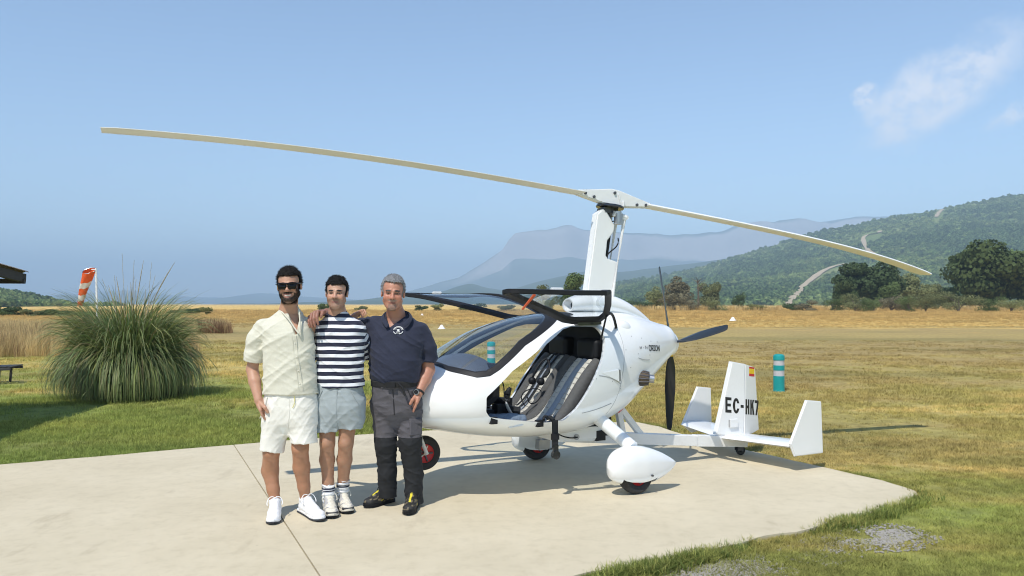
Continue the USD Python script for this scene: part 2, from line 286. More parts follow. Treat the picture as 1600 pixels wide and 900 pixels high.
# ------------------------------------------------------------------ the gyroplane
TH = 28.5; GO = (0.648, 7.13)
gy = thing('gyroplane', 'white two-seat gyroplane with both doors raised, parked on the concrete pad', 'gyroplane', (*GO, 0), TH)
def L(s, v, z): return np.array([s, -v, z])
def prism(poly, v0, v1):
    """Side-view outline (s, z), standing from lateral v0 to v1."""
    m = extrude(poly, v1 - v0); w = m.vertices.copy(); m.vertices = np.c_[w[:, 0], -(w[:, 2] + v0), w[:, 1]]; return m
def plate(poly, v0, t, r=.006):
    m = slab_round(poly, t, r); w = m.vertices.copy(); m.vertices = np.c_[w[:, 0], -(w[:, 2] + v0), w[:, 1]]; return m
FS = np.array([-1.93, -1.9, -1.85, -1.7, -1.5, -1.3, -1.0, -.7, -.4, -.1, .2, .37, .5, .64, .8, .91, .97])
FT = [.74, .84, .90, 1.0, 1.075, 1.20, 1.345, 1.425, 1.462, 1.470, 1.470, 1.463, 1.44, 1.405, 1.362, 1.337, 1.26]
FB = [.70, .64, .62, .575, .53, .49, .445, .42, .42, .465, .56, .67, .76, .86, .97, 1.03, 1.05]
FW = [.03, .12, .2, .38, .52, .60, .645, .655, .645, .605, .51, .44, .385, .32, .24, .185, .14]
FC = [.72, .74, .75, .77, .79, .80, .82, .84, .86, .9, .98, 1.04, 1.07, 1.1, 1.13, 1.16, 1.16]
from scipy.interpolate import PchipInterpolator as PC
_ft, _fb, _fw, _fc = (PC(FS, q) for q in (FT, FB, FW, FC))
def hull(d=0.0, n=90, m=84, s0=None, s1=None):
    """The pod's skin, moved inwards by d."""
    s = np.r_[np.linspace(-1.93, -1.7, 18)[:-1], np.linspace(-1.7, .8, n), np.linspace(.8, .97, 10)[1:]]
    if d: s = np.clip(s, -1.93 + d * 1.2, .97 - d * .7); s = np.unique(s)
    g = np.linspace(0, 2 * np.pi, m, endpoint=False); c, q = np.cos(g), np.sin(g)
    zt, zb, w, zc = _ft(s) - d, _fb(s) + d, np.maximum(_fw(s) - d, .008), _fc(s)
    zt = np.maximum(zt, zc + .008); zb = np.minimum(zb, zc - .008)
    e = np.where(q >= 0, 2.3, 2.5)[None]
    v = w[:, None] * np.sign(c) * np.abs(c) ** (2 / e)
    z = zc[:, None] + np.where(q >= 0, (zt - zc)[:, None], (zc - zb)[:, None]) * np.sign(q) * np.abs(q) ** (2 / e)
    P = np.stack([np.broadcast_to(s[:, None], v.shape), v, z], -1); k = len(s)
    i, j = np.meshgrid(np.arange(k - 1), np.arange(m), indexing='ij'); jj = (j + 1) % m
    f = np.vstack([np.stack([i*m+j, (i+1)*m+jj, i*m+jj], -1).reshape(-1, 3), np.stack([i*m+j, (i+1)*m+j, (i+1)*m+jj], -1).reshape(-1, 3)])
    V = np.vstack([P.reshape(-1, 3), P[0].mean(0), P[-1].mean(0)]); a = np.arange(m); b = (a + 1) % m
    f = np.vstack([f, np.stack([np.full(m, k*m), a, b], 1), np.stack([np.full(m, k*m+1), (k-1)*m+b, (k-1)*m+a], 1)])
    t = T(V, f); t.fix_normals(); return t
def skin_v(s, z):
    w, zt, zb, zc = float(_fw(s)), float(_ft(s)), float(_fb(s)), float(_fc(s))
    q, e = ((z - zc) / (zt - zc), 2.3) if z >= zc else ((zc - z) / (zc - zb), 2.5)
    return w * max(0, 1 - min(1, q) ** e) ** (1 / e)
DOOR = Polygon([(-1.285, .72), (-1.285, .83), (-1.063, 1.02), (-.808, 1.169), (-.5, 1.330), (-.40, 1.354), (-.141, 1.345), (-.125, 1.25), (-.21, 1.09), (-.344, .89), (-.49, .69), (-.584, .603), (-.765, .600), (-1.114, .650), (-1.25, .675)]).buffer(-.04).buffer(.06).buffer(-.02)
WIND = Polygon([(-2.1, 1.115), (-1.56, 1.09), (-1.49, 1.02), (-1.335, .978), (-1.24, .988), (-1.158, 1.032), (-.895, 1.21), (-.457, 1.416), (-.23, 1.45), (-.23, 1.7), (-2.1, 1.7)]).buffer(-.03).buffer(.05).buffer(-.02)
outer, inner = manifold(hull()), manifold(hull(.028))
shell = outer - inner
from shapely.affinity import translate as _sh
DOORF = unary_union([DOOR, _sh(DOOR, .05, 0), _sh(DOOR, .10, 0)])     # the far side's opening reaches further aft
doorcut = manifold(prism(DOOR, 0, 1)) + manifold(prism(DOORF, -1, .0001)); windcut = manifold(prism(WIND, -1, 1))
body = shell - doorcut - windcut
VENT = Polygon([(-.24, .985), (-.035, .995), (-.035, .895)])
for sg in (1, -1):
    a = sg * .545
    v = manifold(prism(VENT, min(a, a + sg * .3), max(a, a + sg * .3)))
obj('fuselage', tm(body), WHITE, gy, smooth=35)
lin = (inner - manifold(hull(.036))) - doorcut - manifold(prism(WIND.buffer(.03), -1, 1))
obj('cabin_lining', tm(lin), LINING, gy, smooth=35)
band = (outer - manifold(hull(.012))).translate([0, 0, .0])
gl = manifold(hull(.004)) - manifold(hull(.0075))
ws = obj('windshield', tm(gl ^ windcut), GLASS, gy, smooth=40)
rim = manifold(hull(-.002)) - manifold(hull(.011))
obj('windshield_seal', tm(rim ^ (windcut - manifold(prism(WIND.buffer(-.042), -1, 1)))), BLACKRUB, ws, smooth=40)
# the far side's door sill and the near one's catches
for s, z in ((-1.208, .641), (-.80, .590)):
    v = skin_v(s, z); obj('sill_catch', box(s - .028, s + .028, -v - .012, -v + .03, z - .022, z + .03), BLACKRUB, gy)
obj('door_handle', tube([L(-1.06, skin_v(-1.06, .575) + .004, .575), L(-.98, skin_v(-.98, .585) + .012, .588), L(-.95, skin_v(-.95, .59) + .004, .595)], .008), WHITEM, gy)
# doors: the opening's own outline, bulged, swung up about its top edge
def door(side):
    be = math.radians(91.5); c, s_ = math.cos(be), math.sin(be)
    out = DOOR.buffer(.012)
    def place(m, off):
        m = m.subdivide_to_size(.06) if len(m.faces) < 6000 else m
        w = m.vertices.copy(); P = []
        for a, b, t in w:
            v = .42 + (.70 - .42) * math.sin(np.clip((1.37 - b) / .77, -.05, 1) * math.pi * .62) * .82 + t + off
            dv, dz = v - .42, b - 1.37
            P.append((a * 1.04 + .01, -side * (.42 + c * dv - s_ * dz), 1.385 + s_ * dv + c * dz))
        v = np.array(P); f = np.array(m.faces)
        m = T(v, f if T(v, f).volume > 0 else f[:, ::-1]); m.merge_vertices(); return m
    d = thing('door', None, None, parent=gy)
    fr = slab_round(out.difference(out.buffer(-.052)), .034, .004)
    obj('door_frame', place(fr, -.017), BLACKRUB, d, smooth=40)
    obj('door_pane', place(extrude(out.buffer(-.03), .004), .002), DOORGLASS, d, smooth=40)
    obj('door_latch', place(slab_round(sbox(-.98, .655, -.90, .70), .02, .004), .01), WHITEM, d, smooth=40)
    h0 = L(-.30, side * .41, 1.375)
    obj('door_hinge', box(-.36, -.12, min(-side * .45, -side * .38), max(-side * .45, -side * .38), 1.365, 1.40), BLACKGLOSS, d)
    return d
door(1); door(-1)
obj('gas_strut', tube([L(-.16, .50, 1.24), L(-.15, .56, 1.43)], .008), BLACKRUB, gy)
obj('door_tether', tube(spline([L(-.14, .55, 1.44), L(-.06, .50, 1.46), L(.02, .44, 1.41), L(.05, .43, 1.33)], 12), .012), BLACKRUB, gy)
obj('door_strap', tube([L(-1.08, .98, 1.61), L(-1.14, .90, 1.50)], [.012, .008], 6), REDCLOTH, gy, label='orange strap hanging from the near door')
# mast fairing, rods, rotor head
MAST = Polygon([(-.07, 1.38), (.003, 1.615), (.119, 2.36), (.165, 2.398), (.209, 2.409), (.318, 2.267), (.305, 2.20), (.235, 2.12), (.218, 1.985), (.24, 1.955), (.355, 1.925), (.29, 1.617), (.26, 1.40)]).buffer(-.012).buffer(.012)
def mast():
    m = plate(MAST, -.045, .09, .012); return m
obj('mast_fairing', mast(), WHITE, gy, smooth=35)
def flat(m, s, v, z): m.apply_translation(L(s, v, z)); return m
def cowl():
    # the fairing that runs from the roof to the foot of the mast, with its round intake
    pts = [(-.17, 1.575, .055), (-.02, 1.595, .08), (.2, 1.59, .09), (.45, 1.53, .075), (.7, 1.42, .03)]
    q = spline([(a, b, c) for a, b, c in pts], 26)
    rings = []; g = np.linspace(0, 2 * np.pi, 28, endpoint=False)
    for a, b, c in q:
        rings.append(np.stack([np.full(28, a), (c + .035) * np.cos(g), b - .045 + (c + .005) * np.sin(g)], 1))
    P = np.array(rings); k, m = P.shape[:2]; i, j = np.meshgrid(np.arange(k - 1), np.arange(m), indexing='ij'); jj = (j + 1) % m
    f = np.vstack([np.stack([i*m+j, (i+1)*m+jj, i*m+jj], -1).reshape(-1, 3), np.stack([i*m+j, (i+1)*m+j, (i+1)*m+jj], -1).reshape(-1, 3)])
    a = np.arange(m); b = (a + 1) % m
    f = np.vstack([f, np.stack([np.full(m, k*m), a, b], 1), np.stack([np.full(m, k*m+1), (k-1)*m+b, (k-1)*m+a], 1)])
    t = T(np.vstack([P.reshape(-1, 3), P[0].mean(0), P[-1].mean(0)]), f); t.fix_normals(); return t
cw = manifold(cowl()) - manifold(trimesh.creation.icosphere(3, .085).apply_transform(np.diag([1.2, .86, .60, 1])).apply_translation([-.175, 0, 1.530]))
obj('intake_cowl', tm(cw), WHITE, gy, smooth=35)
obj('intake_screen', box(-.105, -.098, -.065, .065, 1.485, 1.575), BLACKRUB, gy)
obj('mast_rod', tube([L(.27, .062, 1.42), L(.268, .062, 1.569), L(.40, .062, 2.29), L(.41, .062, 2.335)], .017), WHITEM, gy)
obj('mast_rod', tube([L(.27, -.062, 1.42), L(.268, -.062, 1.569), L(.40, -.062, 2.29), L(.41, -.062, 2.335)], .017), WHITEM, gy)
obj('rod_link', cat_([tube([L(.29, .05, 2.37), L(.42, .062, 2.335)], .028, 12), tube([L(.42, .085, 2.335), L(.42, -.085, 2.335)], .02, 12)]), WHITEM, gy)
obj('prerotator_shaft', tube([L(.24, 0, 1.96), L(.262, 0, 2.09), L(.283, 0, 2.215)], .02, 12), BLACKRUB, gy)
obj('prerotator_shaft', tube([L(.283, 0, 2.21), L(.30, 0, 2.30), L(.305, .0, 2.38)], .012, 10), STEEL, gy)
obj('control_cable', tube(spline([L(.36, .03, 2.15), L(.33, .03, 2.06), L(.25, .03, 2.0), L(.255, .03, 1.9)], 14), .006, 6), BLACKRUB, gy)
obj('control_cable', tube(spline([L(.20, .02, 2.27), L(.26, .03, 2.29), L(.33, .03, 2.31), L(.37, .03, 2.36)], 12), .006, 6), BLACKRUB, gy)
hd = thing('rotor_head', None, None, parent=gy)
tilt = trimesh.transformations.rotation_matrix(math.radians(7), [0, 1, 0])
gear = lathe([(0, .012), (.125, .012), (.13, .006), (.13, -.006), (.125, -.012), (0, -.012)], 40); gear.apply_transform(tilt); obj('ring_gear', flat(gear, .29, 0, 2.432), BLACKGLOSS, hd)
obj('gimbal', cat_([box(.20, .27, -.045, .045, 2.375, 2.425), box(.30, .36, -.03, .03, 2.36, 2.42), flat(lathe([(0, .09), (.035, .09), (.04, .03), (.05, 0), (.04, -.03), (0, -.03)], 20), .305, 0, 2.375), box(.16, .34, -.02, .02, 2.39, 2.41)]), DARKSTEEL, hd)
obj('starter', cat_([flat(lathe([(0, .05), (.035, .05), (.035, -.05), (.02, -.06), (0, -.06)], 18), .335, .06, 2.34), box(.30, .37, -.09, -.05, 2.27, 2.37)]), STEEL, hd)
# rotor: a drooping two-blade seesaw
ca, sa = math.cos(math.radians(TH)), math.sin(math.radians(TH))
def toloc(w): x, y, z = w[0] - GO[0], w[1] - GO[1], w[2]; return np.array([ca * x + sa * y, -sa * x + ca * y, z])
HUBW = np.array([0.925, 7.28, 2.49]); tipL, tipR = np.array([-2.88, 5.555]), np.array([4.72, 9.0])
RL = np.r_[-4.18, -3.354, -2.155, -1.015, -.36, 0, .376, 1.046, 1.852, 2.731, 4.176]
RZ = np.r_[2.766, 2.751, 2.708, 2.615, 2.535, 2.498, 2.458, 2.395, 2.306, 2.165, 1.883]
rz = np.poly1d(np.polyfit(RL, RZ, 5))
dirp = (tipR - tipL) / np.linalg.norm(tipR - tipL); nrm = np.array([-dirp[1], dirp[0]])
def blade(r0, r1):
    rr = np.linspace(r0, r1, 40); prof = np.array([(-.055, .002), (-.045, .012), (-.01, .016), (.05, .012), (.14, .003), (.14, -.001), (.05, -.007), (-.01, -.011), (-.045, -.008), (-.055, -.002)]); k = len(prof)
    sgn = 1 if r1 > r0 else -1; P = []
    for r in rr:
        c = np.array([HUBW[0] + dirp[0] * r, HUBW[1] + dirp[1] * r, rz(r)])
        w = 1.0 if abs(r) < abs(r1) - .05 else .82
        for a, b in prof: P.append(toloc(c + np.r_[nrm * (a * sgn * w - .02 * sgn), b]))
    P = np.array(P); n = len(rr); i, j = np.meshgrid(np.arange(n - 1), np.arange(k), indexing='ij'); jj = (j + 1) % k
    f = np.vstack([np.stack([i*k+j, i*k+jj, (i+1)*k+jj], -1).reshape(-1, 3), np.stack([i*k+j, (i+1)*k+jj, (i+1)*k+j], -1).reshape(-1, 3)])
    a = np.arange(1, k - 1); f = np.vstack([f, np.stack([np.zeros(k - 2, int), a + 1, a], 1), np.stack([np.full(k - 2, (n-1)*k), (n-1)*k + a, (n-1)*k + a + 1], 1)])
    t = T(P, f); t.fix_normals(); return t
obj('rotor_blade', blade(-.34, -4.19), BLADE, gy, smooth=50, label='rotor blade reaching over the three men')
obj('rotor_blade', blade(.35, 4.19), BLADE, gy, smooth=50, label='rotor blade pointing at the wooded hill')
def hubbar():
    o = Polygon([(-.37, -.022), (-.12, -.062), (.12, -.062), (.40, -.022), (.40, .018), (.05, .085), (-.03, .085), (-.37, .022)])
    m = slab_round(o, .085, .01); w = m.vertices; P = []
    for r, h, t in w: P.append(toloc(np.r_[HUBW[:2] + dirp * r + nrm * (t - .042), rz(r) + h + .005]))
    m.vertices = np.array(P); m.fix_normals(); return m
hb = obj('rotor_hub', hubbar(), WHITEM, gy, smooth=35)
for r, h in ((-.31, .0), (-.22, -.02), (0.0, .05), (.24, -.022), (.34, -.008)):
    c = np.r_[HUBW[:2] + dirp * r - nrm * .042, rz(r) + h + .005]; obj('bolt', tube([toloc(c + np.r_[nrm * .01, 0]), toloc(c - np.r_[nrm * .012, 0])], .014, 8), DARKSTEEL, hb)
c = np.r_[HUBW[:2] + dirp * .04 - nrm * .05, rz(.0) - .02]
obj('hub_bracket', cat_([tube([toloc(c + [0, 0, .065]), toloc(c + np.r_[dirp * .03, -.05])], .008, 6), tube([toloc(c + np.r_[dirp * .05, .0]), toloc(c + np.r_[dirp * .05, -.045])], .012, 8)]), WHITEM, hb)
# engine end: propeller, spinner, muffler, louvres, lettering
PH = L(1.01, 0, 1.16)
obj('spinner', tube([PH + [-.05, 0, 0], PH + [.0, 0, 0], PH + [.04, 0, 0], PH + [.06, 0, 0]], [.13, .11, .07, .02], 24), WHITE, gy, smooth=60)
pr = thing('propeller', None, None, parent=gy)
obj('prop_hub', tube([PH + [-.035, 0, 0], PH + [.035, 0, 0]], .075, 20), BLACKGLOSS, pr)
for d in ((.15, .35, .70), (-.07, -.80, .17), (.06, .10, -.86)):
    d = np.array(d); d /= np.linalg.norm(d); q = np.cross(d, [1, 0, 0]); rows = []
    N = 24; tt = np.linspace(0, 1, N)
    for u in tt:
        r = .06 + u * .80; ch = np.interp(u, [0, .08, .2, .45, .75, .95, 1], [.035, .045, .085, .105, .085, .062, .042]); tw = math.radians(np.interp(u, [0, .2, 1], [60, 48, 18]))
        e = math.cos(tw) * q + math.sin(tw) * np.array([1., 0, 0]); nn = np.cross(d, e); th = np.interp(u, [0, .1, 1], [.016, .012, .004])
        for x, y in ((-.5, 0), (-.3, .8), (.1, 1), (.5, 0), (.1, -.6), (-.3, -.6)): rows.append(PH + d * r + e * x * ch + nn * y * th)
    P = np.array(rows); k = 6; i, j = np.meshgrid(np.arange(N - 1), np.arange(k), indexing='ij'); jj = (j + 1) % k
    f = np.vstack([np.stack([i*k+j, i*k+jj, (i+1)*k+jj], -1).reshape(-1, 3), np.stack([i*k+j, (i+1)*k+jj, (i+1)*k+j], -1).reshape(-1, 3)]); aa = np.arange(1, k - 1)
    f = np.vstack([f, np.stack([np.zeros(k - 2, int), aa + 1, aa], 1), np.stack([np.full(k - 2, (N-1)*k), (N-1)*k + aa, (N-1)*k + aa + 1], 1)])
    t = T(P, f); t.fix_normals(); b = obj('prop_blade', t, CARBON, pr, smooth=60)
    if d[2] < 0: obj('blade_collar', tube([PH + d * .10, PH + d * .125], .022, 12), YELLOW, b)
mz, ms = .895, .27
mv = skin_v(ms, mz)
mu_ = thing('muffler', None, None, parent=gy)
ax0, ax1 = L(ms - .06, mv - .09, mz + .01), L(ms + .09, mv + .005, mz - .005)
obj('heat_shield', tube([ax0, ax0 * .3 + ax1 * .7, ax1], [.068, .066, .055], 28), RUST, mu_, smooth=50)
for k in range(14):
    g = 2 * math.pi * k / 14; dd = (ax1 - ax0) / np.linalg.norm(ax1 - ax0); p = np.cross(dd, [0, 0, 1.]); p /= np.linalg.norm(p); q = np.cross(dd, p)
    o = (math.cos(g) * p + math.sin(g) * q)
    obj('shield_rib', tube([ax0 + o * .067, ax0 * .3 + ax1 * .7 + o * .066, ax1 + o * .056], .005, 5), DARKSTEEL, mu_)
obj('exhaust_pipe', tube([ax1, ax1 + (ax1 - ax0) * .25], .036, 20), STEEL, mu_, smooth=50)
def decal(m2, s, z, mt, name, lift=.0025, label=None, k=1):
    """Lettering (in the s-z plane) laid on the near flank."""
    w = m2.vertices.copy(); P = []
    for a, b, c in w: P.append(L(s + a, skin_v(s + a, z + b) + lift + c * .5, z + b))
    m2.vertices = np.array(P); return obj(name, m2, mt, gy, smooth=False, label=label)
tx = meshkit.text_mesh('ORION', .050, .001, bold=True); tx.apply_transform(trimesh.transformations.rotation_matrix(math.radians(-3), [0, 0, 1])); tx.apply_scale([.82, 1, 1]); decal(tx, .405, 1.128, INK, 'lettering')
tx = meshkit.text_mesh('M - 24', .020, .001); tx.apply_transform(trimesh.transformations.rotation_matrix(math.radians(-3), [0, 0, 1])); tx.apply_scale([1.35, 1, 1]); decal(tx, .270, 1.152, GREYINK, 'lettering')
def flankline(pts, name, r=.0028, mt=GREYINK):
    q = spline(pts, 14) if len(pts) > 2 else np.linspace(pts[0], pts[1], 8)
    obj(name, tube([L(a, skin_v(a, b) + .0005, b) for a, b in q], r, 5), mt, gy)
SEAM = mat('panel_seam', (.34, .34, .34), .6, .05)
flankline([(-.42, .655), (-.25, .68), (-.109, .713)], 'panel_seam', .003, SEAM)
flankline([(.24, 1.075), (.33, 1.055), (.416, 1.049)], 'panel_seam', .003, SEAM)
flankline([(-.27, .955), (-.15, .93), (-.02, .87)], 'panel_seam', .003, SEAM)
flankline([(.05, 1.40), (.06, 1.2), (.02, 1.0), (-.04, .8), (-.12, .62)], 'panel_seam', .0022, SEAM)
obj('air_vent', cat_([box(-.05, -.028, -skin_v(-.04, .94) - .004, -skin_v(-.04, .94) + .06, .895, .99)]), BLACKRUB, gy)
sc = T([L(-.24, skin_v(-.24, .975) + .001, .975), L(-.05, skin_v(-.05, .99) + .016, .99), L(-.05, skin_v(-.05, .895) + .016, .895), L(-.05, skin_v(-.05, .99) - .01, .99), L(-.05, skin_v(-.05, .895) - .01, .895)], [[0, 2, 1], [0, 1, 3], [0, 4, 2], [1, 2, 4], [1, 4, 3]]); sc.fix_normals()
obj('vent_scoop', sc, WHITE, gy, smooth=False)
bl = manifold(trimesh.creation.icosphere(4, 1).apply_transform(np.diag([.10, .05, .075, 1])).apply_translation(L(.16, .35, 1.32)))
obj('cowl_bulge', tm(bl), WHITE, gy, smooth=50)
for s, z in ((.20, 1.26), (.33, 1.24), (.46, 1.21), (.24, 1.11), (.42, 1.09), (.12, 1.0), (-.30, .93), (-.12, .90), (-.02, .83), (.08, 1.15), (.36, 1.17), (.56, 1.2)):
    v = skin_v(s, z); obj('rivet', tube([L(s, v - .004, z), L(s, v + .002, z)], .0042, 8), SEAM, gy)
# undercarriage
def wheel(s, v, z, r, w, parent, name='wheel'):
    wh = thing(name, None, None, parent=parent)
    pf = [(r*.52, -w*.38), (r*.62, -w*.46), (r*.82, -w*.5), (r*.95, -w*.36), (r, -w*.12), (r, w*.12), (r*.95, w*.36), (r*.82, w*.5), (r*.62, w*.46), (r*.52, w*.38)]
    rot = trimesh.transformations.rotation_matrix(math.pi / 2, [1, 0, 0])
    def put(m): m.apply_transform(rot); m.apply_translation(L(s, v, z)); return m
    obj('tyre', put(lathe(pf + [pf[0]], 40)), TYRE, wh, smooth=40)
    obj('rim', put(lathe([(0, -w*.16), (r*.2, -w*.2), (r*.45, -w*.28), (r*.53, -w*.42), (r*.54, -w*.3), (r*.54, w*.3), (r*.53, w*.42), (r*.45, w*.28), (r*.2, w*.2), (0, w*.16)], 30)), REDHUB, wh, smooth=40)
    for k in range(5):
        g = 2 * math.pi * k / 5
        for sd in (-1, 1):
            obj('spoke', put(tube([[r*.12*math.cos(g), r*.12*math.sin(g), sd*w*.25], [r*.48*math.cos(g), r*.48*math.sin(g), sd*w*.33]], r*.06, 6)), STEEL if k % 2 else DARKSTEEL, wh)
    obj('axle_nut', put(lathe([(0, w*.42), (r*.1, w*.42), (r*.12, w*.3), (r*.12, -w*.3), (r*.1, -w*.42), (0, -w*.42)], 12)), STEEL, wh)
    return wh
def spat():
    """The teardrop wheel fairing: a closed loft, hollowed below for the tyre."""
    s = np.r_[-.30, -.29, -.26, -.2, -.1, 0, .1, .2, .3, .36, .39]; w = [.01, .04, .07, .095, .11, .112, .10, .08, .05, .026, .006]
    zt = [.235, .29, .335, .372, .392, .385, .362, .325, .275, .24, .215]; zb = [.225, .165, .13, .10, .078, .070, .076, .10, .14, .178, .205]
    q = np.linspace(-.30, .39, 44); g = np.linspace(0, 2 * np.pi, 32, endpoint=False); rings = []
    for x in q:
        a, t, b = float(PC(s, w)(x)), float(PC(s, zt)(x)), float(PC(s, zb)(x)); cz, hz = (t + b) / 2, (t - b) / 2
        rings.append(np.stack([np.full(32, x), a * np.sign(np.cos(g)) * np.abs(np.cos(g)) ** .85, cz + hz * np.sign(np.sin(g)) * np.abs(np.sin(g)) ** .85], 1))
    P = np.array(rings); k, m = P.shape[:2]; i, j = np.meshgrid(np.arange(k - 1), np.arange(m), indexing='ij'); jj = (j + 1) % m
    f = np.vstack([np.stack([i*m+j, (i+1)*m+jj, i*m+jj], -1).reshape(-1, 3), np.stack([i*m+j, (i+1)*m+j, (i+1)*m+jj], -1).reshape(-1, 3)]); a = np.arange(m); b = (a + 1) % m
    f = np.vstack([f, np.stack([np.full(m, k*m), a, b], 1), np.stack([np.full(m, k*m+1), (k-1)*m+b, (k-1)*m+a], 1)])
    t = T(np.vstack([P.reshape(-1, 3), P[0].mean(0), P[-1].mean(0)]), f); t.fix_normals()
    hole = trimesh.creation.cylinder(.172, .15, sections=36); hole.apply_transform(trimesh.transformations.rotation_matrix(math.pi / 2, [1, 0, 0])); hole.apply_translation([-.03, 0, .152])
    return tm(manifold(t) - (manifold(hole) ^ manifold(box(-1, 1, -1, 1, 0, .26))))
for sd in (1, -1):
    sp = spat(); sp.apply_translation(L(0, sd * .80, 0)); obj('wheel_fairing', sp, WHITE, gy, smooth=40)
    wheel(-.03, sd * .80, .152, .152, .115, gy)
    lo, hi = L(-.045, sd * .78, .37), L(-.16, sd * .40, .60)
    q = np.linspace(lo, hi, 8); m = tube(q, .056, 18)
    obj('gear_leg', m, WHITE, gy, smooth=50)
    obj('fairing_screw', tube([L(.06, sd * .915, .155), L(.06, sd * .90, .155)], .009, 8), DARKSTEEL, gy)
obj('brake', cat_([box(-.10, .02, .62, .70, .13, .22), tube([L(-.06, -.66, .30), L(-.05, -.66, .13)], .02, 8), tube([L(.0, -.65, .28), L(.0, -.65, .12)], .015, 8)]), STEEL, gy)
wheel(-1.545, -.02, .33, .140, .10, gy, 'nose_wheel')
obj('nose_fork', cat_([tube([L(-1.545, .055, .33), L(-1.60, .05, .47), L(-1.62, .0, .60)], .016, 8), tube([L(-1.545, -.095, .33), L(-1.60, -.07, .47), L(-1.62, .0, .60)], .016, 8)]), WHITEM, gy)
def bar(p, q, w, h):
    """Rectangular tube with rounded edges."""
    p, q = np.asarray(p, float), np.asarray(q, float); ln = np.linalg.norm(q - p)
    m = tm(m3.Manifold.extrude(m3.CrossSection.square((h - .012, w - .012), True).offset(.006, m3.JoinType.Round, 2, 12), ln))
    d = (q - p) / ln; y = np.cross([0, 0, 1.], d); y = y / np.linalg.norm(y) if np.linalg.norm(y) > .05 else np.array([0, 1., 0]); x = np.cross(y, d)
    R = np.eye(4); R[:3, 0], R[:3, 1], R[:3, 2], R[:3, 3] = x, y, d, p; m.apply_transform(R); return m
obj('keel_beam', bar(L(-.30, 0, .375), L(1.30, 0, .200), .09, .102), WHITEM, gy, smooth=40)
obj('keel_beam', bar(L(1.30, 0, .200), L(1.98, 0, .135), .075, .112), WHITE, gy, smooth=40)
obj('keel_brace', bar(L(.33, 0, .66), L(.67, 0, .28), .05, .055), WHITEM, gy, smooth=40)
obj('keel_brace', bar(L(.36, 0, .66), L(.44, 0, .30), .05, .055), WHITEM, gy, smooth=40)
obj('engine_mount', cat_([box(-.05, .20, -.15, .15, .36, .58), box(.0, .10, -.20, .20, .33, .42)]), BLACKRUB, gy)
obj('cowl_base', tm(m3.Manifold.batch_hull([manifold(box(-.42, .0, -.2, .2, .36, .46)), manifold(box(.05, .12, -.16, .16, .32, .42))])), WHITE, gy, smooth=20)
obj('drain_fitting', tube([L(-.21, .21, .385), L(-.21, .18, .385)], .026, 16), STEEL, gy)
obj('oil_filter', tube([L(.37, .02, .66), L(.36, .03, .58), L(.35, .03, .54)], [.05, .05, .02], 14), mat('red_canister', (.5, .02, .03), .35, .1), gy, label='red canister under the engine')
obj('drain_hose', tube(spline([L(-.42, .25, .43), L(-.30, .24, .39), L(-.21, .22, .385)], 8), .006, 6), BLACKRUB, gy)
tw = thing('tail_wheel', None, None, parent=gy)
m = lathe([(.02, -.02), (.045, -.02), (.05, -.01), (.05, .01), (.045, .02), (.02, .02), (.02, -.02)], 24); m.apply_transform(trimesh.transformations.rotation_matrix(math.pi / 2, [1, 0, 0])); m.apply_translation(L(1.915, 0, .05)); obj('tyre', m, TYRE, tw, smooth=40)
obj('bracket', cat_([box(1.86, 1.93, -.026, -.021, .05, .10), box(1.86, 1.93, .021, .026, .05, .10), box(1.80, 1.93, -.026, .026, .095, .11), tube([L(1.915, -.03, .05), L(1.915, .03, .05)], .012, 8)]), DARKSTEEL, tw)
# tail surfaces
st = m3.Manifold.batch_hull([manifold(box(1.60, 1.66, -.10, .10, .215, .245)), manifold(box(2.04, 2.06, -.10, .10, .205, .215)), manifold(trimesh.creation.cylinder(.018, .2, sections=12).apply_translation([0, 0, 0]).apply_transform(trimesh.transformations.rotation_matrix(math.pi / 2, [1, 0, 0])).apply_translation([1.6, 0, .23]))])
def stab(s0a, s0b, v0, v1, z0, z1):
    """Half of the tailplane: a thin aerofoil from the keel to the end plate."""
    prof = [(0, 0), (.03, .020), (.12, .030), (.3, .026), (.42, .006), (.42, -.004), (.3, -.014), (.12, -.020), (.03, -.016)]; k = len(prof); P = []
    for s, v, z in ((s0a, v0, z0), (s0b, v1, z1)): P += [L(s + a, v, z + b) for a, b in prof]
    f = []
    for j in range(k): f += [[j, (j+1) % k, k + (j+1) % k], [j, k + (j+1) % k, k + j]]
    for a in range(1, k - 1): f += [[0, a + 1, a], [k, k + a, k + a + 1]]
    t = T(P, f); t.fix_normals(); return t
obj('tailplane', stab(1.62, 1.70, 0, .83, .200, .235), WHITE, gy, smooth=40)
obj('tailplane', stab(1.62, 1.84, 0, -.83, .200, .205), WHITE, gy, smooth=40)
def finplate(pts, v, t=.03, lean=0.0):
    p = Polygon(pts); m = plate(p, v - t / 2, t, .009); return m
obj('end_plate', finplate([(1.885, .654), (2.085, .63), (2.11, .145), (1.735, .147), (1.673, .267)], .85), WHITE, gy, smooth=30, label='end plate of the tail, nearest the camera')
obj('end_plate', finplate([(2.09, .612), (2.293, .586), (2.306, .134), (2.01, .10), (1.87, .202)], -.85), WHITE, gy, smooth=30, label='end plate on the far side of the tail')
fn = obj('tail_fin', finplate([(1.775, .959), (1.954, .928), (1.937, .17), (1.56, .24)], 0, .055), WHITE, gy, smooth=30)
rud = finplate([(1.954, .928), (2.155, .880), (2.235, .225), (1.937, .17)], 0, .045)
RP, RA = np.array([1.95, 0, 0]), math.radians(15)
rudm = trimesh.transformations.rotation_matrix(RA, [0, 0, 1], RP); rud.apply_transform(rudm)
rd = obj('rudder', rud, WHITE, gy, smooth=30)
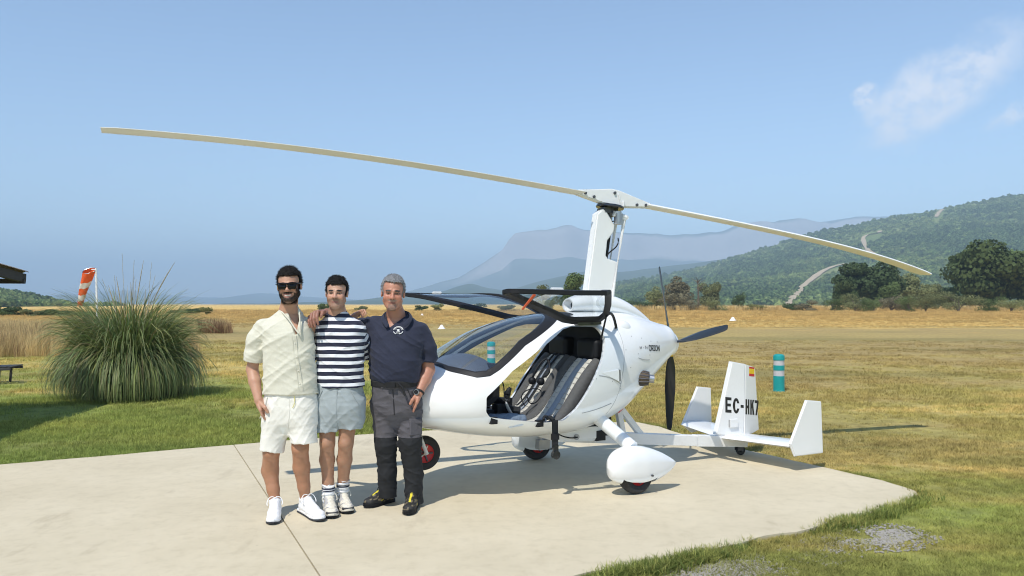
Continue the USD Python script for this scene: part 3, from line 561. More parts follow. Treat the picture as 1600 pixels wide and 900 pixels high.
def onfin(m, s, z, v, ruddered, slope=0.0):
    w = m.vertices.copy(); m.vertices = np.c_[s + w[:, 0], -(v + w[:, 2]), z + w[:, 1] + slope * w[:, 0]]
    if ruddered: m.apply_transform(rudm)
    return m
def glyph(ch, h=.155, w=.082, t=.029):
    """Heavy block letters."""
    B_ = lambda *a: sbox(*a)
    if ch == 'E': g = unary_union([B_(0, 0, t, h), B_(0, 0, w, t), B_(0, h - t, w, h), B_(0, h/2 - t*.48, w*.9, h/2 + t*.48)])
    elif ch == 'H': g = unary_union([B_(0, 0, t, h), B_(w - t, 0, w, h), B_(0, h/2 - t*.48, w, h/2 + t*.48)])
    elif ch == 'K': g = unary_union([B_(0, 0, t, h), Polygon([(t*.9, h*.36), (w - t*1.05, h), (w + t*.15, h), (t*.9, h*.58)]).convex_hull, Polygon([(t*1.2, h*.60), (t*2.0, h*.72), (w + t*.2, 0), (w - t*1.05, 0)]).convex_hull])
    elif ch == '7': g = unary_union([B_(0, h - t, w, h), Polygon([(w, h - t), (w - t*1.1, h - t), (w*.18, 0), (w*.18 + t*1.05, 0)]).convex_hull])
    elif ch == '-': g = B_(0, h/2 - t*.5, w*.5, h/2 + t*.5)
    else:
        from shapely import affinity
        el = affinity.scale(Point(0, 0).buffer(1, 24), w*.54, h/2); inn = affinity.scale(Point(0, 0).buffer(1, 24), w*.54 - t, h/2 - t)
        g = affinity.translate(el.difference(inn).difference(B_(w*.05, -h*.17, w, h*.17)), w*.54, h/2)
    return extrude(g, .0012)
for ch, s in (('E', 1.682), ('C', 1.784), ('-', 1.890)): obj('lettering', onfin(glyph(ch), s, .455 - .14 * (s - 1.665), .0278, False, -.12), INK, fn, smooth=False)
for ch, s in (('H', 1.958), ('K', 2.052), ('7', 2.143)): obj('lettering', onfin(glyph(ch, w=.076), s, .455 - .14 * (s - 1.665), .0228, True, -.12), INK, rd, smooth=False)
fg = thing('flag', None, None, parent=rd)
for z0, h, mt in ((.800, .026, RED), (.826, .052, YELLOW), (.878, .018, RED)):
    t = box(0, .105, 0, h, 0, .001); obj('stripe', onfin(t, 2.03, z0, .0228, True, -.12), mt, fg, smooth=False)
obj('trim_box', cat_([box(1.735, 1.84, -.046, -.02, .300, .378)]), WHITE, fn, smooth=20); obj('trim_gap', box(1.727, 1.735, -.040, -.02, .302, .376), SEAM, fn)
# cabin
def ribbon(pts, v0, v1, t=.05, crown=.02):
    """An upholstered strip: side-view path (s, z), from v0 to v1, softly crowned."""
    p = spline([(a, b, 0) for a, b in pts], 26)[:, :2]; d = np.gradient(p, axis=0); d /= np.linalg.norm(d, axis=1, keepdims=True); nn = np.c_[-d[:, 1], d[:, 0]]
    vs = np.linspace(v0, v1, 7); pr = 1 - np.abs(np.linspace(-1, 1, 7)) ** 3; P = []
    for i in range(26):
        for a, c in zip(vs, pr): q = p[i] + nn[i] * (crown * c); P.append(L(q[0], a, q[1]))
        for a in vs[::-1]: q = p[i] - nn[i] * t; P.append(L(q[0], a, q[1]))
    P = np.array(P); k = 14; n = 26; i, j = np.meshgrid(np.arange(n - 1), np.arange(k), indexing='ij'); jj = (j + 1) % k
    f = np.vstack([np.stack([i*k+j, i*k+jj, (i+1)*k+jj], -1).reshape(-1, 3), np.stack([i*k+j, (i+1)*k+jj, (i+1)*k+j], -1).reshape(-1, 3)]); a = np.arange(1, k - 1)
    f = np.vstack([f, np.stack([np.zeros(k - 2, int), a + 1, a], 1), np.stack([np.full(k - 2, (n-1)*k), (n-1)*k + a, (n-1)*k + a + 1], 1)])
    t_ = T(P, f); t_.fix_normals(); return t_
SEATP = [(-1.02, .60), (-.90, .575), (-.72, .545), (-.60, .57), (-.50, .66), (-.38, .82), (-.27, .96), (-.17, 1.06)]
inside = manifold(hull(.037))
fit = lambda m: tm(manifold(m) ^ inside)
STITCH = mat('seat_seam', (.36, .33, .28), .9, .1)
for c in (.28, -.28):
    se = thing('seat', None, None, parent=gy)
    P2 = SEATP if c > 0 else [(a + .07, b) for a, b in SEATP]
    obj('bolster', fit(ribbon(P2, c + .125, c + .235, .06, .032)), SEATGREY, se, smooth=50); obj('bolster', fit(ribbon(P2, c - .235, c - .125, .06, .032)), SEATGREY, se, smooth=50)
    obj('panel', fit(ribbon(P2, c + .04, c + .126, .05, .014)), SEATBEIGE, se, smooth=50); obj('panel', fit(ribbon(P2, c - .126, c - .04, .05, .014)), SEATBEIGE, se, smooth=50)
    obj('centre_panel', fit(ribbon(P2, c - .041, c + .041, .05, .014)), SEATBLUE, se, smooth=50)
    for u in np.linspace(.42, .96, 12):
        q = spline([(a, b, 0) for a, b in P2], 100)[int(u * 99)]
        obj('seam', tube([L(q[0] - .0135, c + o, q[1] + .0085) for o in (-.12, -.05)], .0022, 5), STITCH, se); obj('seam', tube([L(q[0] - .0135, c + o, q[1] + .0085) for o in (.05, .12)], .0022, 5), STITCH, se)
    obj('headrest', tm(m3.Manifold.batch_hull([manifold(trimesh.creation.icosphere(2, .04).apply_translation(L(a + (.05 if c < 0 else 0), b, z))) for a in (-.13, -.08) for b in (c - .11, c + .11) for z in (1.10, 1.20)]) ^ inside), BLACKRUB, se, smooth=50)
    if c < 0:
        for o in (-.02, .06): obj('shoulder_belt', ribbon([(a + .07, b) for a, b in [(-.60, .62), (-.50, .70), (-.385, .855), (-.275, .995), (-.175, 1.095)]], c + o - .018, c + o + .018, .0, .006), STRAPB, se, smooth=50)
    else: obj('lap_belt', tube(spline([L(-.62, .50, .60), L(-.66, .42, .62), L(-.70, .47, .60)], 8), .012, 6), STRAPB, se)
obj('bulkhead', tm(manifold(prism(Polygon([(-.10, .45), (-.06, .45), (.05, 1.46), (.01, 1.46)]), -.6, .6)) ^ inside), LINING, gy)
obj('cabin_floor', tm(manifold(box(-1.75, -.08, -.6, .6, .42, .535)) ^ inside), LINING, gy)
obj('centre_console', tm(m3.Manifold.batch_hull([manifold(box(-1.45, -1.4, -.07, .07, .52, .70)), manifold(box(-.75, -.7, -.07, .07, .52, .62))])), LINING, gy)
dash = trimesh.creation.icosphere(4, 1).apply_transform(np.diag([.30, .40, .23, 1])).apply_translation([-1.22, 0, .90]); dash = manifold(dash) ^ inside ^ manifold(box(-1.52, -1.05, -.5, .5, .86, 1.3))
obj('instrument_pod', tm(dash), mat('dash_grey', (.10, .11, .13), .6, .1), gy, smooth=40)
obj('instrument_panel', tm(m3.Manifold.batch_hull([manifold(box(-1.10, -1.045, -.36, .36, .80, 1.06)), manifold(box(-1.2, -1.1, -.30, .30, .72, .85))])), BLACKRUB, gy)
for v in (.33, -.23):
    stk = obj('control_stick', tube(spline([L(-.92, v, .53), L(-.93, v, .66), L(-.97, v, .74), L(-.96, v, .80)], 10), .013, 10), STEEL if v > 0 else BLACKRUB, gy)
    obj('grip', tube(spline([L(-.96, v, .77), L(-.955, v, .82), L(-.93, v, .86)], 8), [.02, .022, .022, .022, .022, .022, .02, .012], 10), BLACKRUB, stk)
obj('throttle_lever', tube([L(-.86, .06, .60), L(-.82, .07, .76)], .014, 10), STEEL, gy); obj('throttle_knob', trimesh.creation.icosphere(2, .03).apply_translation(L(-.82, .07, .78)), BLACKRUB, gy)
obj('radio_console', cat_([box(-.94, -.80, -.12, -.02, .60, .70), box(-.98, -.90, .10, .20, .58, .66), tube([L(-.90, -.02, .72), L(-.80, .10, .72)], .03, 10), tube([L(-.86, .16, .66), L(-.78, .22, .65)], .035, 10)]), BLACKRUB, gy)
obj('cable', tube(spline([L(-.90, 0, .70), L(-.86, -.05, .86), L(-.80, -.10, .88), L(-.76, -.10, .72)], 18), .006, 6), BLACKRUB, gy)
obj('cable', tube(spline([L(-.62, .02, .66), L(-.55, .0, .80), L(-.46, .02, .78), L(-.56, .06, .68), L(-.62, .06, .74)], 18), .005, 6), BLACKRUB, gy)
hdm = cat_([tube(spline([L(-.47, -.10, .88), L(-.42, -.08, 1.0), L(-.36, -.06, 1.05), L(-.36, 0, 1.0), L(-.42, .0, .90)], 20), .010, 8), trimesh.creation.icosphere(2, .035).apply_translation(L(-.48, -.10, .86)), trimesh.creation.icosphere(2, .035).apply_translation(L(-.45, 0, .86))]); hset = obj('headset', hdm, BLACKRUB, None, smooth=50, label='black headset hanging over the far seat inside the gyroplane', cat='headset'); hx = UsdGeom.Xformable(hset); hx.AddTranslateOp().Set(Gf.Vec3d(*GO, 0)); hx.AddRotateZOp().Set(TH)
obj('door_pillar_lever', tube([L(-1.14, -.40, .70), L(-1.10, -.40, .92), L(-1.06, -.40, .95)], .014, 8), BLACKRUB, gy)
cl = m3.Manifold.batch_hull([manifold(trimesh.creation.icosphere(2, r).apply_translation(L(a, b, z))) for a, b, z, r in ((-1.14, .40, .61, .06), (-1.0, .45, .62, .055), (-.90, .46, .62, .04), (-1.1, .28, .59, .05))])
cl = tm(cl.refine_to_length(.02)); cl.vertices += (meshkit.fbm(cl.vertices * 22, 3)[:, None] - .5) * .03 * cl.vertex_normals
bag = obj('folded_denim', cl, DENIM, None, smooth=60, label='faded blue denim garment rolled up on the cabin floor of the gyroplane', cat='garment')
bag_x = UsdGeom.Xformable(bag); bag_x.AddTranslateOp().Set(Gf.Vec3d(*GO, 0)); bag_x.AddRotateZOp().Set(TH)
hs = thing('hanging_belt', None, None, parent=gy)
obj('webbing', cat_([tube([L(-.68, .50, .62), L(-.72, .60, .640), L(-.715, .645, .62)], .018, 6), box(-.735, -.685, -.665, -.655, .41, .625)]), STRAPB, hs)
obj('adjuster', box(-.742, -.678, -.672, -.650, .47, .52), BLACKRUB, hs)
obj('buckle', cat_([tube([L(-.706, .645, .352), L(-.706, .68, .352)], .034, 18), box(-.73, -.685, -.672, -.655, .36, .43)]), BLACKGLOSS, hs)
# ------------------------------------------------------------------ people
def surface_nets(D, lo, h):
    """Closed triangle mesh of the zero level of the grid D (negative inside)."""
    D = np.pad(D, 1, constant_values=1.0); lo = np.asarray(lo) - h
    S = D < 0; nx, ny, nz = D.shape
    cnt = np.zeros((nx - 1, ny - 1, nz - 1), np.int8)
    for a, b, c in np.ndindex(2, 2, 2): cnt += S[a:nx-1+a, b:ny-1+b, c:nz-1+c]
    act = (cnt > 0) & (cnt < 8); idx = np.full(act.shape, -1, np.int64); ii = np.argwhere(act); idx[act] = np.arange(len(ii))
    cs = np.array(list(np.ndindex(2, 2, 2))); val = np.stack([D[ii[:, 0]+a, ii[:, 1]+b, ii[:, 2]+c] for a, b, c in cs], 1)
    acc = np.zeros((len(ii), 3)); num = np.zeros(len(ii))
    for p in range(8):
        for q in range(p + 1, 8):
            if np.abs(cs[p] - cs[q]).sum() != 1: continue
            x, y = val[:, p], val[:, q]; m = (x < 0) != (y < 0); t = np.where(m, x / np.where(m, x - y, 1), 0)
            acc += np.where(m[:, None], cs[p] + t[:, None] * (cs[q] - cs[p]), 0); num += m
    V = lo + (ii + acc / num[:, None]) * h
    F = []
    for ax in range(3):
        o1, o2 = [(1, 2), (2, 0), (0, 1)][ax]
        sl0 = [slice(None)] * 3; sl1 = [slice(None)] * 3; sl0[ax] = slice(0, -1); sl1[ax] = slice(1, None)
        A, B = S[tuple(sl0)], S[tuple(sl1)]; e = np.argwhere(A != B)
        e = e[(e[:, o1] > 0) & (e[:, o2] > 0) & (e[:, o1] < D.shape[o1] - 1) & (e[:, o2] < D.shape[o2] - 1)]
        def g(d1, d2):
            k = e.copy(); k[:, o1] -= d1; k[:, o2] -= d2; return idx[k[:, 0], k[:, 1], k[:, 2]]
        q = np.stack([g(1, 1), g(0, 1), g(0, 0), g(1, 0)], 1); ins = A[e[:, 0], e[:, 1], e[:, 2]]
        q = np.where(ins[:, None], q, q[:, ::-1]); F += [q[:, [0, 1, 2]], q[:, [0, 2, 3]]]
    return T(V, np.vstack(F))
class Field:
    """A signed distance field on a grid; shapes are blended in one after the other."""
    def __init__(s, lo, hi, h):
        s.lo, s.h = np.asarray(lo, float), h; s.n = np.ceil((np.asarray(hi) - s.lo) / h).astype(int) + 1
        s.D = np.full(s.n, .08, np.float32); s.ax = [s.lo[i] + np.arange(s.n[i]) * h for i in range(3)]
    def sl(s, lo, hi):
        a = np.clip(((np.asarray(lo) - s.lo) / s.h).astype(int), 0, s.n); b = np.clip(((np.asarray(hi) - s.lo) / s.h).astype(int) + 2, 0, s.n)
        k = tuple(slice(x, y) for x, y in zip(a, b)); x, y, z = (s.ax[i][k[i]] for i in range(3))
        return k, np.stack(np.meshgrid(x, y, z, indexing='ij'), -1) if all(b > a) else None
    def op(s, f, lo, hi, k=.01, sub=False, pad=.03):
        sl, P = s.sl(np.asarray(lo) - pad - k, np.asarray(hi) + pad + k)
        if P is None: return s
        d = f(P); cur = s.D[sl]
        if sub: d = -d; h = np.maximum(k - np.abs(cur - d), 0) / max(k, 1e-6); s.D[sl] = np.maximum(cur, d) + h * h * k * .25
        else: h = np.maximum(k - np.abs(cur - d), 0) / max(k, 1e-6); s.D[sl] = np.minimum(cur, d) - h * h * k * .25
        return s
    def cap(s, a, b, ra, rb=None, k=.01, sub=False, flat=None):
        a, b = np.asarray(a, float), np.asarray(b, float); rb = ra if rb is None else rb; ab = b - a; L2 = max(ab @ ab, 1e-9); R = max(ra, rb)
        def f(P):
            p = P - a; t = np.clip(p @ ab / L2, 0, 1); q = p - t[..., None] * ab
            if flat is not None: q = q + (q @ flat[0])[..., None] * flat[0] * (flat[1] - 1)     # squeezed along one direction
            return np.linalg.norm(q, axis=-1) - (ra + (rb - ra) * t)
        return s.op(f, np.minimum(a, b) - R, np.maximum(a, b) + R, k, sub)
    def ell(s, c, r, k=.01, sub=False, R=None):
        c, r = np.asarray(c, float), np.broadcast_to(np.asarray(r, float), 3); M = r.max()
        def f(P):
            p = P - c
            if R is not None: p = p @ R
            a = np.linalg.norm(p / r, axis=-1); b = np.linalg.norm(p / r ** 2, axis=-1); return a * (a - 1) / np.maximum(b, 1e-6)
        return s.op(f, c - M, c + M, k, sub)
    def chain(s, pts, rs, k=.012, **kw):
        for i in range(len(pts) - 1): s.cap(pts[i], pts[i + 1], rs[i], rs[i + 1], k, **kw)
        return s
    def stack(s, rows, k=.02, e=2.3, sub=False):
        """A torso from cross-sections: rows of (z, x, y, half width, half depth)."""
        rows = np.array(sorted(map(tuple, rows))); z = rows[:, 0]; fs = [PC(z, rows[:, i]) for i in range(1, 5)]
        def f(P):
            zz = np.clip(P[..., 2], z[0], z[-1]); cx, cy, a, b = (q(zz) for q in fs)
            u, v = np.abs(P[..., 0] - cx) / a, np.abs(P[..., 1] - cy) / b
            d = ((u ** e + v ** e + 1e-12) ** (1 / e) - 1) * np.minimum(a, b)
            return np.maximum(d, np.maximum(P[..., 2] - z[-1], z[0] - P[..., 2]))
        lo = [(rows[:, 1] - rows[:, 3]).min(), (rows[:, 2] - rows[:, 4]).min(), z[0]]; hi = [(rows[:, 1] + rows[:, 3]).max(), (rows[:, 2] + rows[:, 4]).max(), z[-1]]
        return s.op(f, lo, hi, k, sub)
    def cut(s, f):
        """Keep only where f(P) < 0."""
        _, P = s.sl(s.lo - 1, s.lo + s.n * s.h + 1); s.D = np.maximum(s.D, f(P).astype(np.float32)); return s
    def carve(s, f, lo, hi, k=.004): return s.op(f, lo, hi, k, True)
    def ruffle(s, g, band=.03):
        """Moves the surface by g(points), evaluated near it only."""
        m = np.abs(s.D) < band; i = np.argwhere(m); P = s.lo + i * s.h; s.D[m] += g(P).astype(np.float32); return s
    def mesh(s, smooth=2):
        t = surface_nets(s.D, s.lo, s.h)
        if smooth:
            from scipy.sparse import coo_matrix
            e = np.vstack([t.faces[:, [0, 1]], t.faces[:, [1, 2]], t.faces[:, [2, 0]]]); n = len(t.vertices); v = np.array(t.vertices)
            A = coo_matrix((np.ones(2 * len(e)), (np.r_[e[:, 0], e[:, 1]], np.r_[e[:, 1], e[:, 0]])), (n, n)).tocsr(); A.data[:] = 1; dg = np.maximum(np.asarray(A.sum(1)).ravel(), 1)[:, None]
            for i in range(2 * smooth): v = v + (.5 if i % 2 == 0 else -.45) * (A @ v / dg - v)
            t = T(v, t.faces)
        return t
def ridges(P, ang, f1, f2, seed):
    """Cloth pulls: long ridges that run along the direction ang (in the picture plane)."""
    c, s = math.cos(ang), math.sin(ang); u = P[:, 0] * c + P[:, 2] * s; w = -P[:, 0] * s + P[:, 2] * c
    q = np.stack([u * f2, P[:, 1] * f2 * 1.2, w * f1], 1); q[:, 2] += 1.3 * meshkit.noise(q * .7 + 9, seed + 3)
    return 1 - np.abs(2 * meshkit.noise(q, seed) - 1)
def folds(amp, specs, seed):
    def g(P):
        o = 0
        for i, (ang, f1, f2, w) in enumerate(specs): r = ridges(P, ang, f1, f2, seed + 11 * i); o = o + w * (.65 * r ** 4 + .35 * r ** 2 - .30)
        return -amp * o
    return g
def rotm(yaw, pitch=0.0, roll=0.0):
    """Head axes as columns: x to the picture's right, y towards the back, z up."""
    R = trimesh.transformations.euler_matrix(pitch, roll, yaw, 'sxyz')[:3, :3]; return R
def head(F, c, R, k, neck):
    """Skull, face, ears and neck about the eye-height centre c; faces -y before R turns it; k scales."""
    w = lambda x, y, z: c + R @ (np.array([x, y, z]) * k)
    F.ell(w(0, .018, .036), np.array([.0765, .092, .076]) * k, .01, R=R); F.ell(w(0, -.030, -.035), np.array([.063, .058, .080]) * k, .03, R=R)
    F.cap(w(-.051, .0, -.058), w(-.020, -.062, -.098), .021 * k, .019 * k, .03); F.cap(w(.051, .0, -.058), w(.020, -.062, -.098), .021 * k, .019 * k, .03)
    F.ell(w(0, -.068, -.100), np.array([.024, .022, .020]) * k, .02, R=R)
    for s in (-1, 1):
        F.ell(w(s * .039, -.056, -.030), np.array([.028, .024, .025]) * k, .02, R=R)
        F.ell(w(s * .033, -.088, .004), np.array([.020, .016, .0125]) * k, .012, True, R=R)
        F.ell(w(s * .032, -.070, .003), .0125 * k, .002)
        F.cap(w(s * .014, -.080, .022), w(s * .045, -.070, .020), .010 * k, .007 * k, .012)
        F.ell(w(s * .0805, .008, -.006), np.array([.010, .018, .029]) * k, .006, R=R); F.ell(w(s * .0915, .0, -.004), np.array([.006, .010, .016]) * k, .006, True, R=R)
        F.ell(w(s * .012, -.093, -.030), np.array([.010, .011, .009]) * k, .008, R=R)
    F.cap(w(0, -.078, .014), w(0, -.104, -.028), .008 * k, .0125 * k, .010)
    F.cap(w(-.020, -.079, -.060), w(.020, -.079, -.060), .007 * k, None, .008); F.cap(w(-.017, -.077, -.071), w(.017, -.077, -.071), .008 * k, None, .008)
    F.cap(w(-.022, -.092, -.0655), w(.022, -.092, -.0655), .004 * k, None, .004, True)
    F.chain([w(0, .028, -.045), neck, neck + [0, .015, -.05]], [.057 * k, .064 * k, .078 * k], .03)
    return w
def face_tint(V, c, R, k, skin, lip, beard, mus, brow, smile=False):
    """Natural colouring of the skin: lips, brows, stubble, eyes."""
    p = ((V - c) @ R) / k; x, y, z = p.T; col = np.tile(np.asarray(skin, float), (len(V), 1))
    def lay(m, c2):
        m = np.clip(m, 0, 1)[:, None]; col[:] = col * (1 - m) + np.asarray(c2) * m
    soft = lambda d, w: np.clip(.5 - d / w, 0, 1)
    hd = soft(np.linalg.norm(p / [.12, .14, .16], axis=1) - 1, .2)
    fr = soft(y + .03, .02) * hd
    lay(hd * .35 * soft(np.abs(z + .028) - .025, .03) * fr, np.asarray(skin) * [1.12, .82, .78])
    jaw = np.maximum(soft(z + .045 + .45 * np.abs(x) - .022 - .0 * y, .016), 0) * hd * soft(-(z + .135), .02) * soft(y - .035, .02)
    side = soft(np.abs(np.abs(x) - .066) - .012, .012) * soft(np.abs(z + .03) - .05, .02) * hd * soft(y - .01, .015)
    mouth = soft((x / .027) ** 2 + ((z + .0655) / .0085) ** 2 - 1, .5)
    jaw = jaw * soft(1 - (x / .040) ** 2 - ((z + .055) / .026) ** 2, .5) if beard[1] > .6 else jaw
    lay(np.maximum(jaw, side) * beard[1], beard[0])
    lay(soft((x / .036) ** 2 + ((z + .046) / .009) ** 2 - 1, .6) * fr * mus, beard[0])
    if smile:
        lay(soft((x / .032) ** 2 + ((z + .066 - 6 * x * x) / .0135) ** 2 - 1, .4) * fr, lip); lay(soft((x / .025) ** 2 + ((z + .0655 - 6 * x * x) / .0055) ** 2 - 1, .35) * fr, (.60, .55, .49))
    else:
        lay(mouth * fr, lip); lay(soft((x / .026) ** 2 + ((z + .0655) / .0028) ** 2 - 1, .6) * fr * .9, np.asarray(skin) * .22)
    for s in (-1, 1): lay(soft(((x - s * .0095) / .006) ** 2 + ((z + .040) / .0045) ** 2 - 1, .5) * fr * .7, np.asarray(skin) * .2)
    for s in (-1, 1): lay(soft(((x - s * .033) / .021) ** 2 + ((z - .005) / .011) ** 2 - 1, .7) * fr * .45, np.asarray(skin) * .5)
    for s in (-1, 1):
        lay(soft(((x - s * .032) / .021) ** 2 + ((z - .0225 + .06 * (np.abs(x) - .03)) / .0074) ** 2 - 1, .5) * fr, brow)
        e = soft(((x - s * .032) / .0135) ** 2 + ((z - .002) / .0036) ** 2 - 1, .4) * fr; lay(e, (.22, .18, .16)); lay(soft(((x - s * .032) / .0068) ** 2 + ((z - .003) / .006) ** 2 - 1, .4) * fr, (.03, .018, .012))
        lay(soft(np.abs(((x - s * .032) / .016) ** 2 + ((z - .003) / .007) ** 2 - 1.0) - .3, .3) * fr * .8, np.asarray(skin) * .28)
    return col
def hair_mesh(c, R, k, line, thick, seed, h=.0045, back=-.06, side=.012, fuzz=.004):
    """A cap of hair over the skull: line = height of the front hairline."""
    F = Field(c - .16 * k, c + .17 * k, h); w = lambda x, y, z: c + R @ (np.array([x, y, z]) * k)
    F.ell(w(0, .020, .040), np.array([.0805 + side * .5, .094 + thick * .4, .082 + thick]) * k, .004, R=R); F.ell(w(0, .012, .075), np.array([.066, .075, .050 + thick * .6]) * k, .02, R=R)
    def keep(P):
        q = ((P - c) @ R) / k; x, y, z = q[..., 0], q[..., 1], q[..., 2]
        n = (meshkit.noise(q * 90, seed) - .5) * .008
        front = (line + .10 * np.maximum(0, np.abs(x) - .045) * -1) - z + n              # above the forehead line ...
        sideb = np.maximum(-.010 - y, back * 0 + (-.022) - z)                             # ... or behind the temples and above the ears
        behind = np.maximum(.030 - y, back - z)
        return np.minimum(np.minimum(np.maximum(front, -.12 - y), sideb), behind) * k
    F.cut(keep)
    for s in (-1, 1): F.ell(w(s * .093, .010, -.012), np.array([.016, .020, .030]) * k, .004, True, R=R)
    F.ruffle(lambda P: -(meshkit.noise((P - c) @ R * [130, 60, 130], seed + 1) - .5) * fuzz * 2 - (meshkit.noise((P - c) @ R * [45, 30, 45], seed + 2) - .5) * fuzz * 1.6, .012)
    m = F.mesh(1); g = np.random.default_rng(seed); n = 5200; p, fi = trimesh.sample.sample_surface(m, n, seed=seed); nr = m.face_normals[fi]
    q = (p - c) @ R; comb = np.stack([.55 * np.sign(q[:, 0]) * (np.abs(q[:, 0]) > .05) + .25, .35 + 0 * q[:, 0], -.9 * (np.abs(q[:, 0]) > .058) + .25], 1) @ R.T
    d = nr * g.uniform(.35, .9, (n, 1)) + comb * .6 + g.normal(0, .28, (n, 3)); d /= np.linalg.norm(d, axis=1, keepdims=True); ln = g.uniform(.006, .006 + thick * .8, (n, 1)); sd = np.cross(d, nr + .3 * g.normal(size=(n, 3))); sd /= np.linalg.norm(sd, axis=1, keepdims=True) + 1e-9; wd = .0011
    v = np.stack([p - nr * .001 - sd * wd, p - nr * .001 + sd * wd, p + d * ln], 1).reshape(-1, 3)
    return cat_([m, T(v, np.arange(3 * n).reshape(-1, 3))])
def beard_mesh(body, col, c, R, k, dark, n, ln0, seed):
    """Short strands over the bearded part of the face."""
    q = ((body.vertices - c) @ R) / k; m = (col.mean(1) < dark) & (np.linalg.norm(q / [.11, .13, .15], axis=1) < 1) & (q[:, 2] < -.012) & (q[:, 1] < .02)
    f = body.faces[m[body.faces].all(1)]
    g = np.random.default_rng(seed); sub = T(body.vertices, f); p, fi = trimesh.sample.sample_surface(sub, n, seed=seed); nr = sub.face_normals[fi]
    d = nr * g.uniform(.3, .7, (n, 1)) - R[:, 2] * .55 + g.normal(0, .3, (n, 3)); d /= np.linalg.norm(d, axis=1, keepdims=True); sd = np.cross(d, nr); sd /= np.linalg.norm(sd, axis=1, keepdims=True) + 1e-9
    v = np.stack([p - nr * .001 - sd * .001, p - nr * .001 + sd * .001, p + d * g.uniform(.3, 1, (n, 1)) * ln0], 1).reshape(-1, 3); return T(v, np.arange(3 * n).reshape(-1, 3))
def hand(F, wrist, knuck, tips, thumb, pn, r=.0088, wr=.027):
    """Palm from the wrist to the four knuckles, each finger its own bent chain, the thumb from the palm's side. pn = normal of the palm."""
    wrist = np.asarray(wrist); fl = (np.asarray(pn) / np.linalg.norm(pn), 1.75)
    m = np.mean(knuck, 0); F.cap(wrist, wrist * .45 + m * .55, wr, .036, .015, flat=fl)
    for kn in knuck: F.cap(wrist * .45 + m * .55 + (kn - m) * .7, kn, .017, .0125, .008)
    for kn, chain, f in zip(knuck, tips, (.95, 1.0, .96, .84)):
        pts = [kn] + list(chain); F.chain(pts, [r * 1.2 * f, r * 1.06 * f, r * .98 * f, r * .85 * f][:len(pts)], .003)
    F.chain(thumb, [.017, .0125, .0105, .0088][:len(thumb)], .006)
def shoe(parent, heel, toe, up, sole, mids, style, name='shoe'):
    """A shoe between two ground points: sole, upper, laces; built along its own axis."""
    heel, toe = np.asarray(heel, float), np.asarray(toe, float); d = toe - heel; ln = np.linalg.norm(d[:2]); d = d / ln; sd = np.array([-d[1], d[0], 0])
    w = lambda f, s, z: heel + d * (f * ln) + sd * s + np.array([0, 0, z])
    o = thing(name, None, None, parent=parent)
    out = [(0, .030), (.04, .034), (.2, .034), (.45, .038), (.7, .047), (.85, .043), (.95, .028), (1.0, .008)]
    pts = [(f * ln, s) for f, s in out] + [(f * ln, -s) for f, s in out[::-1]]; P = Polygon(pts).buffer(.006)
    def slabmesh(poly, z0, z1, mt, nm, toeup=.012):
        m = slab_round(poly, z1 - z0, .004).subdivide_to_size(.03); v = m.vertices; zz = v[:, 2] + z0 + toeup * np.clip((v[:, 0] / ln - .72) / .28, 0, 1) ** 2
        m.vertices = heel + v[:, :1] * d + v[:, 1:2] * sd + np.c_[v[:, 0] * 0, v[:, 0] * 0, zz]; obj(nm, m, mt, o, smooth=40)
    slabmesh(P, .001, .012, sole, 'outsole'); slabmesh(P.buffer(-.002), .0125, .030, mids, 'midsole')
    F = Field(np.minimum(heel, toe) - .09, np.maximum(heel, toe) + [.09, .09, .17], .0045)
    F.cap(w(.13, 0, .045), w(.18, 0, .108), .036, .044, .015); F.cap(w(.16, 0, .05), w(.60, 0, .047), .041, .041, .02); F.cap(w(.26, 0, .104), w(.62, 0, .060), .036, .033, .02)
    F.ell(w(.80, 0, .042), (.046, .046, .030), .02); F.cap(w(.5, .012, .042), w(.84, .010, .036), .036, .030, .015); F.cap(w(.5, -.012, .042), w(.84, -.006, .036), .036, .030, .015)
    F.carve(lambda Q: np.linalg.norm((Q - w(.17, 0, .150)) / [1, 1, 1.3], axis=-1) - .037, w(.17, 0, .05) - .06, w(.17, 0, .16) + .06); F.cut(lambda Q: np.where((Q - heel) @ (d / ln) < .26, Q[..., 2] - heel[2] - .125, -1.))
    F.cut(lambda Q: .024 - Q[..., 2])
    F.ruffle(lambda Q: -(meshkit.noise(Q * 70, 5) - .5) * .004, .02)
    um = F.mesh(2)
    if style is None: obj('upper', um, up, o, smooth=True)
    else: obj('upper', um, up, o, tint=style((um.vertices - heel) @ np.c_[d / ln, sd, [0, 0, 1]]))
    lm = []
    for i in range(5):
        f = .34 + .075 * i; z = .137 - .062 * (f - .25) / .45
        for q in (-1, 1): lm.append(tube(spline([w(f, q * .024, z - .008), w(f + .012, 0, z + .006 - .002 * i), w(f + .03, -q * .024, z - .012)], 7), .0032, 5))
    lm += [tube(spline([w(.33, 0, .142), w(.31, q * .03, .148), w(.33, q * .05, .125), w(.40, q * .05, .095)], 8), .003, 5) for q in (-1, 1)]
    obj('laces', cat_(lm), mids if style is None else sole if name != 'trainer' else mids, o)
    return o
SKIN = tinted('skin', .48, .07, 35., sub=.12, bump=.12, spec=.4)
HAIRB = mat('black_hair', (.011, .009, .008), .62, .6, 160., bump=.8, bscale=260., spec=.25); HAIRG = mat('grey_hair', (.27, .27, .28), .7, .55, 110., bump=.8, bscale=260., spec=.25)
LINEN = mat('pale_linen', (.63, .61, .50), .9, .04, 60., bump=.35, bscale=420., sheen=.1); SHORTW = mat('white_cotton', (.74, .72, .65), .9, .03, 12., bump=.2, bscale=300.)
